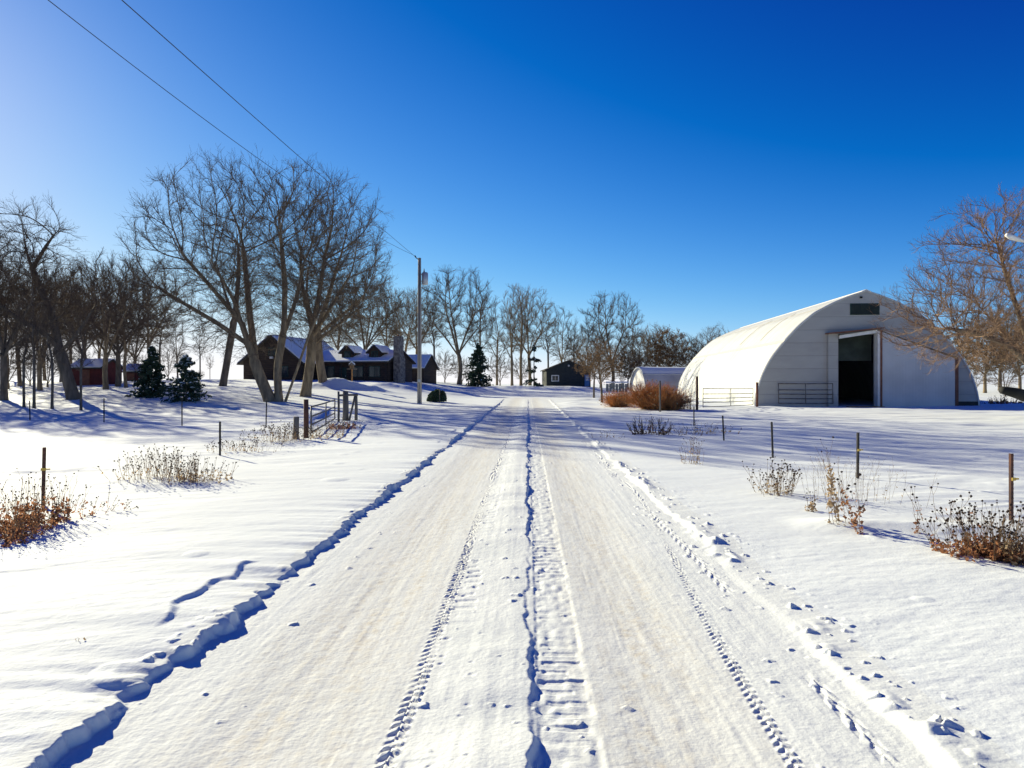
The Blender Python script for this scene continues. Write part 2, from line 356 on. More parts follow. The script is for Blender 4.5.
class MB:
    def __init__(s): s.v = []; s.f = []
    def add(s, vs, fs):
        n = len(s.v); s.v += [tuple(p) for p in vs]; s.f += [tuple(i + n for i in f) for f in fs]; return s
    def box(s, x0, x1, y0, y1, z0, z1):
        vs = [(x0, y0, z0), (x1, y0, z0), (x1, y1, z0), (x0, y1, z0), (x0, y0, z1), (x1, y0, z1), (x1, y1, z1), (x0, y1, z1)]
        return s.add(vs, [(3, 2, 1, 0), (4, 5, 6, 7), (0, 1, 5, 4), (1, 2, 6, 5), (2, 3, 7, 6), (3, 0, 4, 7)])
    def ext(s, poly, y0, y1):
        """polygon in (x,z), counter-clockwise seen from -y, extruded along y"""
        n = len(poly)
        vs = [(x, y0, z) for x, z in poly] + [(x, y1, z) for x, z in poly]
        fs = [tuple(range(n)), tuple(range(2 * n - 1, n - 1, -1))] + [(i, i + n, (i + 1) % n + n, (i + 1) % n) for i in range(n)]
        return s.add(vs, fs)
    def extx(s, poly, x0, x1):
        n = len(poly)
        vs = [(x0, y, z) for y, z in poly] + [(x1, y, z) for y, z in poly]
        fs = [tuple(range(n - 1, -1, -1)), tuple(range(n, 2 * n))] + [((i + 1) % n, (i + 1) % n + n, i + n, i) for i in range(n)]
        return s.add(vs, fs)
    def slab(s, p, th):
        p = [Vector(q) for q in p]
        n = (p[1] - p[0]).cross(p[3] - p[0]).normalized() * th
        q = [a + n for a in p]
        return s.add(p + q, [(3, 2, 1, 0), (4, 5, 6, 7), (0, 1, 5, 4), (1, 2, 6, 5), (2, 3, 7, 6), (3, 0, 4, 7)])
    def tube(s, pts, rad, k=8, cap=True):
        pts = [Vector(p) for p in pts]
        if not hasattr(rad, '__len__'): rad = [rad] * len(pts)
        n0 = len(s.v)
        ref = None
        for i, p in enumerate(pts):
            t = (pts[min(i + 1, len(pts) - 1)] - pts[max(i - 1, 0)]).normalized()
            if ref is None: ref = t.orthogonal().normalized()
            a = (ref - t * ref.dot(t)).normalized(); ref = a; b = t.cross(a)
            for j in range(k):
                w = 2 * math.pi * j / k
                s.v.append(tuple(p + (a * math.cos(w) + b * math.sin(w)) * rad[i]))
        for i in range(len(pts) - 1):
            for j in range(k):
                a0 = n0 + i * k + j; a1 = n0 + i * k + (j + 1) % k
                s.f.append((a0, a1, a1 + k, a0 + k))
        if cap:
            s.f.append(tuple(n0 + j for j in range(k - 1, -1, -1)))
            e = n0 + (len(pts) - 1) * k
            s.f.append(tuple(e + j for j in range(k)))
        return s
    def build(s, name, m, parent=None, smooth=False, bevel=0.0):
        me = bpy.data.meshes.new(name); me.from_pydata(s.v, [], s.f); me.update()
        me.materials.append(m)
        o = link(bpy.data.objects.new(name, me))
        if smooth: me.polygons.foreach_set('use_smooth', [True] * len(me.polygons))
        if bevel:
            b = o.modifiers.new('bevel', 'BEVEL'); b.width = bevel; b.segments = 2; b.limit_method = 'ANGLE'
        if parent: o.parent = parent
        return o

def copy_tree(o, parent=None):
    c = o.copy(); link(c); c.parent = parent
    for ch in list(o.children): copy_tree(ch, c)
    return c

# ------------------------------------------------------------------ snow ground and drive
def rows():
    r = [-60, -40, -25, -15, -9, -5, -2.5, -1, 0, .7, 1.2, 1.6]
    y = 1.9
    while y < 132:
        r.append(y)
        y += min(max(y * y / 1950.0, .0035), .15 + max(0, y - 50) * .008)
    while y < 4500:
        r.append(y); y *= 1.06
    return np.array(r)

Y = rows()
YR1 = 68.0
nr = int(np.searchsorted(Y, YR1))
uL, uR = edges(Y)
xl = SLOPE * Y + uL - .13; xr = SLOPE * Y + uR + .30
blend = ss(YR1, YR1 + 6, Y)

def grid(name, X, Yv, m, sel=None):
    nr_, nc = X.shape
    YY = np.repeat(Yv[:, None], nc, 1)
    Z = np.empty_like(X)
    for i in range(0, nr_, 100):
        Z[i:i + 100] = H(X[i:i + 100], YY[i:i + 100])
    V = np.stack([X, YY, Z], -1).reshape(-1, 3)
    idx = np.arange(nr_ * nc).reshape(nr_, nc)
    Q = np.stack([idx[:-1, :-1], idx[:-1, 1:], idx[1:, 1:], idx[1:, :-1]], -1).reshape(-1, 4)
    return V, Q

tr_ = np.linspace(0, 1, 640)
Xr = xl[:nr + 1, None] * (1 - tr_) + xr[:nr + 1, None] * tr_
V, Q = grid('driveway', Xr, Y[:nr + 1], M['road'])
tag(np_obj('driveway', V, Q, M['road']), 'packed snow farm drive with tyre tracks running to the yard', 'driveway', kind='structure')

q1 = np.linspace(0, 1, 430) ** 1.25 * 1.06
q2 = 1.06 * 1.25 ** np.arange(1, 15)
qq = np.concatenate([q1, q2])
wY = np.maximum(Y, 1) + 1.6
Xl = (xl[:, None] - wY[:, None] * qq)[:, ::-1]
Xright = xr[:, None] + wY[:, None] * qq
V1, Q1 = grid('l', Xl, Y, None)
V2, Q2 = grid('r', Xright, Y, None)
tm = np.linspace(0, 1, 60)
Xm = xl[nr:, None] * (1 - tm) + xr[nr:, None] * tm
V3, Q3 = grid('m', Xm, Y[nr:], None)
V = np.concatenate([V1, V2, V3]); Q = np.concatenate([Q1, Q2 + len(V1), Q3 + len(V1) + len(V2)])
tag(np_obj('snow_ground', V, Q, M['snow']), 'drifted white snow covering fields and farmyard', 'snow', kind='structure')

# ------------------------------------------------------------------ trees
def _norm(a): return a / (np.linalg.norm(a, axis=-1, keepdims=True) + 1e-9)

def sweep(start, dirs, length, r0, n, wob, up, rng, tip=.3, sag=0.0):
    N_ = len(start)
    pts = np.empty((N_, n + 1, 3)); pts[:, 0] = start; d = dirs.copy()
    step = (length / n)[:, None]
    for i in range(n):
        d = _norm(d + rng.normal(0, wob, (N_, 3)) + np.array([0, 0, up - sag * (i / n)]))
        pts[:, i + 1] = pts[:, i] + d * step
    t = np.linspace(0, 1, n + 1)[None]
    return pts, r0[:, None] * (1 - (1 - tip) * t)

def spawn(pts, rad, length, K, tmin, amin, amax, ratio, rng, rr=.6, tmax=1.0, taper=.55, keep=1.0, minr=.0):
    N_, n1, _ = pts.shape; n = n1 - 1
    t = tmin + (tmax - tmin) * (np.arange(K)[None] + rng.random((N_, K))) / K
    t = np.clip(t, 0, .999)
    i = np.floor(t * n).astype(int); f = t * n - i
    r_ = np.arange(N_)[:, None]
    p = pts[r_, i] * (1 - f[..., None]) + pts[r_, i + 1] * f[..., None]
    d = _norm(pts[r_, i + 1] - pts[r_, i])
    ref = np.where(np.abs(d[..., 2:3]) > .9, np.array([1., 0, 0]), np.array([0, 0, 1.]))
    a = _norm(np.cross(d, ref)); b = np.cross(d, a)
    phi = (np.arange(K)[None] * 2.4 + rng.random((N_, 1)) * 6.28 + rng.normal(0, .5, (N_, K)))[..., None]
    ang = (amin + (amax - amin) * rng.random((N_, K)))[..., None]
    nd = _norm(d * np.cos(ang) + (a * np.cos(phi) + b * np.sin(phi)) * np.sin(ang))
    L_ = length[:, None] * ratio * (1 - taper * (t - tmin) / max(1e-6, 1 - tmin)) * (.65 + .6 * rng.random((N_, K)))
    r = (rad[r_, i] * (1 - f) + rad[r_, i + 1] * f) * rr
    r = np.maximum(r, minr)
    k = rng.random((N_, K)) < keep
    return p[k], nd[k], L_[k], r[k]

def tubes(items):
    """items: list of (pts (N,n,3), rad (N,n), sides)"""
    Vs, Qs, off = [], [], 0
    for pts, rad, k in items:
        N_, n, _ = pts.shape
        if N_ == 0: continue
        tg = np.empty_like(pts)
        tg[:, 1:-1] = pts[:, 2:] - pts[:, :-2]; tg[:, 0] = pts[:, 1] - pts[:, 0]; tg[:, -1] = pts[:, -1] - pts[:, -2]
        tg = _norm(tg)
        ov = _norm(pts[:, -1] - pts[:, 0])
        ref = np.where(np.abs(ov[:, 2:3]) > .7, np.array([1., 0, 0]), np.array([0, 0, 1.]))[:, None, :]
        a = _norm(np.cross(tg, np.broadcast_to(ref, tg.shape))); b = np.cross(tg, a)
        w = 2 * np.pi * np.arange(k) / k
        ring = pts[:, :, None, :] + rad[:, :, None, None] * (a[:, :, None, :] * np.cos(w)[None, None, :, None] + b[:, :, None, :] * np.sin(w)[None, None, :, None])
        Vs.append(ring.reshape(-1, 3))
        idx = np.arange(N_ * n * k).reshape(N_, n, k) + off
        j = (np.arange(k) + 1) % k
        q = np.stack([idx[:, :-1, :], idx[:, :-1][:, :, j], idx[:, 1:][:, :, j], idx[:, 1:, :]], -1)
        Qs.append(q.reshape(-1, 4)); off += N_ * n * k
    return np.concatenate(Vs), np.concatenate(Qs)

def leaf_quads(P, size, rng, flat=0.0):
    N_ = len(P)
    a = _norm(rng.normal(0, 1, (N_, 3))); b = _norm(np.cross(a, rng.normal(0, 1, (N_, 3))))
    if flat: a[:, 2] *= 1 - flat; b[:, 2] *= 1 - flat
    s = (size * (.6 + .8 * rng.random(N_)))[:, None]
    V = np.stack([P - a * s - b * s * .5, P + a * s - b * s * .5, P + a * s * .8 + b * s * .5, P - a * s * .8 + b * s * .5], 1).reshape(-1, 3)
    return V, np.arange(N_ * 4).reshape(N_, 4)

def bare_tree(name, stems, seed, env, natt=2200, step=.34, kill=.62, reach=3.2, r_tip=.0105, r0=.4, up=.17, jit=.09,
              twigs=2, twig_len=.75, twig_r=.0092, sub=3, droop=0.0, barkm='bark', twigm='twig', flare=1.45, leaves=0, leafsize=.08, thick=.055, cone=.55):
    """Bare tree grown into a crown envelope.
    stems: list of polylines (metres, from the tree's base); env: list of ellipsoids (cx,cy,cz,rx,ry,rz);
    branches grow towards points spread through the envelope, then carry fine twigs. Returns Empty > trunk, crown."""
    rng = np.random.default_rng(seed)
    root = empty(name, (0, 0, 0))
    # points the branches grow towards
    A = []
    vol = [e[3] * e[4] * e[5] for e in env]
    for e, v in zip(env, vol):
        n = int(natt * v / sum(vol)); q = _norm(rng.normal(0, 1, (n, 3))) * (rng.random((n, 1)) ** .40)
        A.append(q * np.array(e[3:]) + np.array(e[:3]))
    A = np.concatenate(A)
    zmin = min(e[2] - e[5] for e in env)
    # ragged outline and no growth straight below the crown's middle
    ph = np.arctan2(A[:, 1] - env[0][1], A[:, 0] - env[0][0])
    A = A[rng.random(len(A)) < .93]
    # initial nodes from the stems
    N_, par = [], []
    for pts in stems:
        pts = np.array(pts, float)
        seg = np.linalg.norm(np.diff(pts, axis=0), axis=1); cs = np.concatenate([[0], np.cumsum(seg)])
        n = max(3, int(cs[-1] / step) + 1); t = np.linspace(0, cs[-1], n)
        P = np.stack([np.interp(t, cs, pts[:, c]) for c in range(3)], -1)
        for _ in range(4): P[1:-1] = (P[:-2] + 2 * P[1:-1] + P[2:]) / 4
        if N_:
            arr = np.array(N_); j = int(np.argmin(((arr - P[0]) ** 2).sum(1)))
            d0 = np.linalg.norm(arr[j] - P[0])
            if P[0][2] > .3 or d0 < .15: prev, k0 = j, 1
            else: prev, k0 = -1, 0
        else: prev, k0 = -1, 0
        for k in range(k0, n):
            N_.append(P[k]); par.append(prev); prev = len(N_) - 1
    nst = len(N_)
    N_ = np.array(N_); par = list(par)
    def dist(Aa, B): return np.sqrt(np.maximum(((Aa ** 2).sum(1)[:, None] + (B ** 2).sum(1)[None] - 2 * Aa @ B.T), 0))
    ok = N_[:, 2] > zmin * .6
    idx0 = np.nonzero(ok)[0]
    Dm = dist(A, N_[idx0]); near = idx0[np.argmin(Dm, 1)]; nd = Dm.min(1)
    live = nd > kill; A, near, nd = A[live], near[live], nd[live]
    nk = {}
    for it in range(140):
        act = nd < reach if it > 6 else nd < reach * 2.2
        if not act.any(): break
        src, inv = np.unique(near[act], return_inverse=True)
        v = np.zeros((len(src), 3)); np.add.at(v, inv, _norm(A[act] - N_[near[act]]))
        v = _norm(_norm(v) + rng.normal(0, jit, v.shape) + np.array([0, 0, up]))
        # keep some of the parent's own heading
        pp = np.array([par[i] for i in src]); has = pp >= 0
        hd = np.zeros_like(v); hd[has] = _norm(N_[src[has]] - N_[pp[has]])
        v = _norm(v + .85 * hd)
        new = N_[src] + v * step
        cnt = np.array([nk.get(i, 0) for i in src]); good = cnt < 3
        if not good.any(): break
        new, sp_ = new[good], src[good]
        for i in sp_: nk[i] = nk.get(i, 0) + 1
        base = len(N_); N_ = np.concatenate([N_, new]); par += list(sp_)
        Dm = dist(A, new); jn = np.argmin(Dm, 1); dm = Dm[np.arange(len(A)), jn]
        up_ = dm < nd; near = np.where(up_, base + jn, near); nd = np.where(up_, dm, nd)
        live = nd > kill; A, near, nd = A[live], near[live], nd[live]
        if not len(A): break
    par = np.array(par); n = len(N_)
    # pipe-model radii
    e_ = 2.25; acc = np.zeros(n); kids = [[] for _ in range(n)]
    for i in range(n - 1, -1, -1):
        if acc[i] == 0: acc[i] = r_tip ** e_
        if par[i] >= 0: acc[par[i]] += acc[i]; kids[par[i]].append(i)
    r = acc ** (1 / e_); rmax = r.max()
    pw = math.log(r0 / r_tip) / math.log(rmax / r_tip); r = r_tip * (r / r_tip) ** pw
    # gentle smoothing of the grown part
    for _ in range(4):
        Q_ = N_.copy()
        for i in range(nst, n):
            if kids[i]:
                k = max(kids[i], key=lambda c: r[c]); Q_[i] = (N_[par[i]] + 2 * N_[i] + N_[k]) / 4
        N_ = Q_
    if droop: pass
    # chains along the thickest child
    chains, starts = [], [i for i in range(n) if par[i] < 0]
    while starts:
        i = starts.pop(); ch = [i] if par[i] < 0 else [par[i], i]
        rad = [r[i]] if par[i] < 0 else [r[i] * 1.05, r[i]]
        while kids[i]:
            ks = sorted(kids[i], key=lambda c: -r[c]); starts += ks[1:]; i = ks[0]; ch.append(i); rad.append(r[i])
        rad[-1] *= .6
        chains.append((ch, rad))
    trunk, crown = {}, {}
    for ch, rad in chains:
        P = N_[ch].copy(); rd = np.array(rad)
        if par[ch[0]] < 0 and P[0][2] < .3:
            L_ = np.concatenate([[0], np.cumsum(np.linalg.norm(np.diff(P, axis=0), axis=1))])
            rd = rd * (1 + (flare - 1) * np.exp(-L_ / .45)); P[0, 2] -= .3
        # split a chain where it gets thin: thick wood is trunk, the rest crown
        c = int((rd > thick).sum())
        if c >= 3:
            trunk.setdefault(c, []).append((P[:c], rd[:c]))
            if len(P) - c >= 1: crown.setdefault(len(P) - c + 1, []).append((P[c - 1:], rd[c - 1:]))
        else: crown.setdefault(len(P), []).append((P, rd))
    items = [(np.array([p for p, _ in v]), np.array([q for _, q in v]), 9) for k, v in trunk.items() if k > 1]
    Vt, Qt = tubes(items); np_obj('trunk', Vt, Qt, M[barkm], root)
    items = [(np.array([p for p, _ in v]), np.array([q for _, q in v]), 4) for k, v in crown.items() if k > 1]
    # fine twigs on all thin wood
    thin = np.nonzero((r < .035) & (par >= 0) & (np.arange(n) >= nst))[0]
    tips = []
    if twigs and len(thin):
        p0 = N_[par[thin]]; p1 = N_[thin]; pts = np.stack([p0, p1], 1); rr_ = np.stack([r[par[thin]], r[thin]], 1)
        p, d, l, rad = spawn(pts, np.minimum(rr_, .02), np.full(len(thin), twig_len), twigs, .0, .25, .65, 1.0, rng, rr=.7, taper=.2, keep=.85, minr=twig_r)
        d = _norm(d + np.array([0, 0, up]))
        pt, rt = sweep(p, d, l, np.maximum(rad, twig_r), 3, .10, up * .4, rng, .45)
        items.append((pt, rt, 3)); tips.append(pt)
        if sub:
            p, d, l, rad = spawn(pt, rt, l, sub, .15, .35, .85, .55, rng, rr=.8, taper=.3, keep=.8, minr=twig_r * .8)
            pt, rt = sweep(p, d, l, np.maximum(rad, twig_r * .8), 2, .12, up * .3, rng, .5)
            items.append((pt, rt, 3)); tips.append(pt)
    Vc, Qc = tubes(items); np_obj('crown', Vc, Qc, M[twigm], root)
    if leaves:
        tp = np.concatenate([t[:, 1:].reshape(-1, 3) for t in tips])
        P = tp[rng.choice(len(tp), leaves, replace=len(tp) < leaves)] + rng.normal(0, .06, (leaves, 3))
        Vl, Ql = leaf_quads(P, leafsize, rng); np_obj('dry_leaves', Vl, Ql, M['dryleaf'], root, smooth=False)
    return root

def auto_stems(rng, h, lean=0.0, fork=.30, nf=3, spread=.16):
    """a trunk that forks low into a few ascending limbs"""
    la = rng.random() * 6.28; lx, ly = math.cos(la) * lean, math.sin(la) * lean
    f = fork * h
    base = [(0, 0, 0), (lx * f * .5 + rng.normal(0, .012) * h, ly * f * .5, f * .5), (lx * f, ly * f, f)]
    stems = [base + [(lx * h * .6 + rng.normal(0, .03) * h, ly * h * .6 + rng.normal(0, .03) * h, h * .62)]]
    a0 = rng.random() * 6.28
    for k in range(nf):
        an = a0 + 2 * math.pi * k / max(1, nf) + rng.normal(0, .35); sp = spread * (.6 + .7 * rng.random()) * h
        z0 = f * (.78 + .35 * rng.random()); b = (lx * z0, ly * z0, z0); z1 = h * (.48 + .12 * rng.random())
        stems.append([b, (b[0] + math.cos(an) * sp * .45, b[1] + math.sin(an) * sp * .45, z0 + (z1 - z0) * .5), (b[0] + math.cos(an) * sp, b[1] + math.sin(an) * sp, z1)])
    return stems

def place(root, x, y, s, rz, label, group=None, cat='tree', z=None, sx=1.0):
    root.location = (x, y, (zat(x, y) if z is None else z) - .04)
    root.scale = (s * sx, s * sx, s); root.rotation_euler = (0, 0, rz)
    tag(root, label, cat, group)
    return root

def px3(px, py, d, ref):
    """picture point at distance d relative to ref (x,y,z)"""
    return ((px - 512) / F * d - ref[0], d - ref[1], CAMZ + (384 - py) / F * d - ref[2])

def E(px, py, d, rxp, ryd, rzp, ref):
    """crown ellipsoid from its outline in the picture at distance d"""
    c = px3(px, py, d, ref); k = d / F
    return (*c, rxp * k, ryd, rzp * k)

# --- the big multi-stemmed trees left of the drive
bx, by, bz = at(276, 44.0); ref = (bx, by, bz); D = by
def S(pp, ref=ref): return [px3(*q, ref) for q in pp]
st = [S([(272, 405, D), (258, 372, D), (247, 339, D - .3), (234, 300, D - .8), (212, 262, D - 1.4)]),
      S([(256, 362, D + .1), (250, 318, D + .6), (247, 285, D + 1.2), (243, 245, D + 2)]),
      S([(279, 405, D + .1), (277, 368, D + .3), (284, 329, D + .4), (285, 285, D + .2), (281, 240, D)]),
      S([(284, 334, D + .4), (296, 300, D + 1), (304, 262, D + 1.6)]),
      S([(284, 405, D), (297, 370, D - .4), (307, 340, D - .8), (322, 305, D - 1.4)]),
      S([(249, 345, D - .2), (219, 324, D - .9), (190, 307, D - 1.5), (162, 290, D - 2)]),
      S([(241, 322, D - .5), (212, 288, D - 1.4), (184, 256, D - 2.2)])]
t = bare_tree('bare_tree', st, 11, [E(235, 262, D, 106, 6.2, 103, ref), E(178, 282, D - 1.5, 52, 4.0, 40, ref), E(290, 250, D, 62, 5.0, 88, ref)], natt=3900, r0=.35, kill=.54, step=.32, twigs=2, sub=4, twig_len=.95)
place(t, bx, by, 1, 0, 'largest bare tree, with several brown trunks spreading from one base before the log house', 'bare trees around the house', z=bz + .04)

bx, by, bz = at(305, 49.0); ref2 = (bx, by, bz); D = by
st = [S([(305, 399, D), (311, 358, D), (312, 329, D), (320, 290, D - .5), (325, 255, D - .8)], ref2),
      S([(312, 338, D), (334, 302, D - 1), (350, 275, D - 2)], ref2),
      S([(312, 330, D), (303, 292, D + 1), (300, 258, D + 2)], ref2),
      S([(312, 345, D), (338, 325, D + 1), (360, 308, D + 1.6)], ref2)]
t = bare_tree('bare_tree', st, 12, [E(328, 262, D, 62, 4.6, 95, ref2), E(352, 285, D, 38, 3.5, 55, ref2)], natt=2300, r0=.34, kill=.58, twigs=2, sub=4, twig_len=.95)
place(t, bx, by, 1, 0, 'bare tree with one leaning trunk just right of the largest tree, behind the pipe gate', 'bare trees around the house', z=bz + .04)

bx, by, bz = at(324, 60.0); ref3 = (bx, by, bz); D = by
st = [S([(324, 388, D), (319, 358, D), (317, 330, D), (328, 298, D - .5), (336, 270, D - 1)], ref3),
      S([(317, 335, D), (346, 312, D + 1), (362, 298, D + 1.5)], ref3),
      S([(317, 332, D), (306, 298, D + 1), (308, 270, D + 2)], ref3)]
t = bare_tree('bare_tree', st, 13, [E(340, 275, D, 52, 4.8, 80, ref3)], natt=1500, r0=.36, kill=.68, step=.38, twig_r=.013)
place(t, bx, by, 1, 0, 'bare tree close in front of the house wing with its trunk leaning left', 'bare trees around the house', z=bz + .04)

# --- unit trees to copy
rg = np.random.default_rng(5)
proto = {}
def make_proto(key, h, r, seed, env, lean=0.0, fork=.3, nf=3, spread=.16, **kw):
    rr = np.random.default_rng(seed)
    proto[key] = (bare_tree('bare_tree', auto_stems(rr, h, lean, fork, nf, spread), seed, env, r0=r, **kw), h)
    proto[key][0]['_unused'] = 1
pk = dict(step=.40, kill=.70, twig_len=.95, twig_r=.0145, r_tip=.017, reach=3.6, twigs=3)
make_proto('vase', 14, .24, 21, [(0, 0, 9.0, 4.6, 4.6, 5.0)], fork=.26, nf=4, spread=.18, natt=1150, **pk)
make_proto('vase2', 14, .22, 27, [(.4, 0, 9.4, 4.0, 4.2, 4.6), (-1.0, .4, 7.2, 3.6, 3.4, 2.6)], lean=.06, fork=.36, nf=3, spread=.20, natt=1050, **pk)
make_proto('tall', 14, .18, 22, [(0, 0, 8.8, 2.5, 2.5, 5.2)], fork=.34, nf=2, spread=.09, natt=620, up=.22, **pk)
make_proto('tall2', 14, .17, 28, [(.5, 0, 9.3, 2.0, 2.2, 4.7), (-.3, 0, 6.0, 2.2, 2.0, 2.2)], lean=.05, fork=.28, nf=3, spread=.10, natt=600, up=.22, **pk)
make_proto('oak', 14, .25, 23, [(0, 0, 8.3, 5.8, 5.8, 4.6), (1.2, 0, 10.6, 3.6, 3.6, 3.4)], fork=.26, nf=5, spread=.28, natt=1400, jit=.30, barkm='bark_grey', **pk)
make_proto('thin', 14, .16, 24, [(0, 0, 9.2, 1.9, 1.9, 4.6)], fork=.5, nf=1, spread=.06, natt=380, up=.2, barkm='bark_grey', **pk)
make_proto('leafy', 14, .28, 25, [(0, 0, 8.4, 5.2, 5.2, 5.0)], fork=.24, nf=4, spread=.24, natt=1000, jit=.25, leaves=7000, leafsize=.10, **pk)
make_proto('brush', 6, .09, 26, [(0, 0, 3.4, 2.6, 2.6, 2.6)], fork=.10, nf=5, spread=.26, natt=600, step=.28, kill=.42, reach=2.5, twig_len=.6, twig_r=.0125, r_tip=.014)
used = set()
def tree(key, px, top, d, label, group, cat='tree', rz=None, sx=1.0):
    o, h0 = proto[key]
    x, y, z = at(px, d)
    hh = CAMZ + (384 - top) / F * d - z
    if key in used: o = copy_tree(o)
    else: used.add(key)
    if '_unused' in o: del o['_unused']
    o.name = 'bare_bush' if key == 'brush' else 'bare_tree'
    place(o, x, y, hh / h0, rg.random() * 6.28 if rz is None else rz, label, group, cat, z, sx)
    return o

GL = 'bare trees of the left grove'; GC = 'bare trees behind the yard'; GH = 'bare trees around the house'; GR = 'bare trees behind the barn'
# left grove, custom leaning pair in front
bx, by, bz = at(73, 44.0); ref4 = (bx, by, bz); D = by
st = [S([(75, 402, D), (66, 372, D), (58, 345, D), (40, 330, D - .5), (15, 318, D - 1), (-8, 298, D - 1.4)], ref4),
      S([(60, 350, D), (54, 322, D + .5), (40, 287, D + 1), (27, 255, D + 1.2), (22, 225, D + 1.4)], ref4),
      S([(61, 352, D), (80, 330, D - .5), (96, 305, D - .8)], ref4),
      S([(33, 268, D + 1.1), (46, 246, D + .8), (56, 232, D + .4)], ref4)]
t = bare_tree('bare_tree', st, 14, [E(28, 255, D, 44, 4.0, 58, ref4), E(-10, 285, D - 1, 45, 4.0, 50, ref4), E(80, 300, D, 40, 3.5, 40, ref4)], natt=1900, r0=.36, kill=.6, jit=.3, barkm='bark_grey')
place(t, bx, by, 1, 0, 'grove tree whose thick trunk leans left and splits low, in front of the red shed', GL, z=bz + .04)

bx, by, bz = at(223, 62.0); ref5 = (bx, by, bz); D = by
st = [S([(222, 391, D), (229, 350, D), (235, 315, D), (239, 275, D + .5), (238, 245, D + 1)], ref5),
      S([(235, 322, D), (224, 290, D + 1), (217, 265, D + 2)], ref5)]
t = bare_tree('bare_tree', st, 15, [E(232, 262, D, 42, 4, 62, ref5)], natt=800, r0=.31, kill=.7, step=.38, twig_r=.0135, barkm='bark_grey')
place(t, bx, by, 1, 0, 'bare tree with a single straight dark trunk leaning right, left of the log house gable', GH, z=bz + .04)

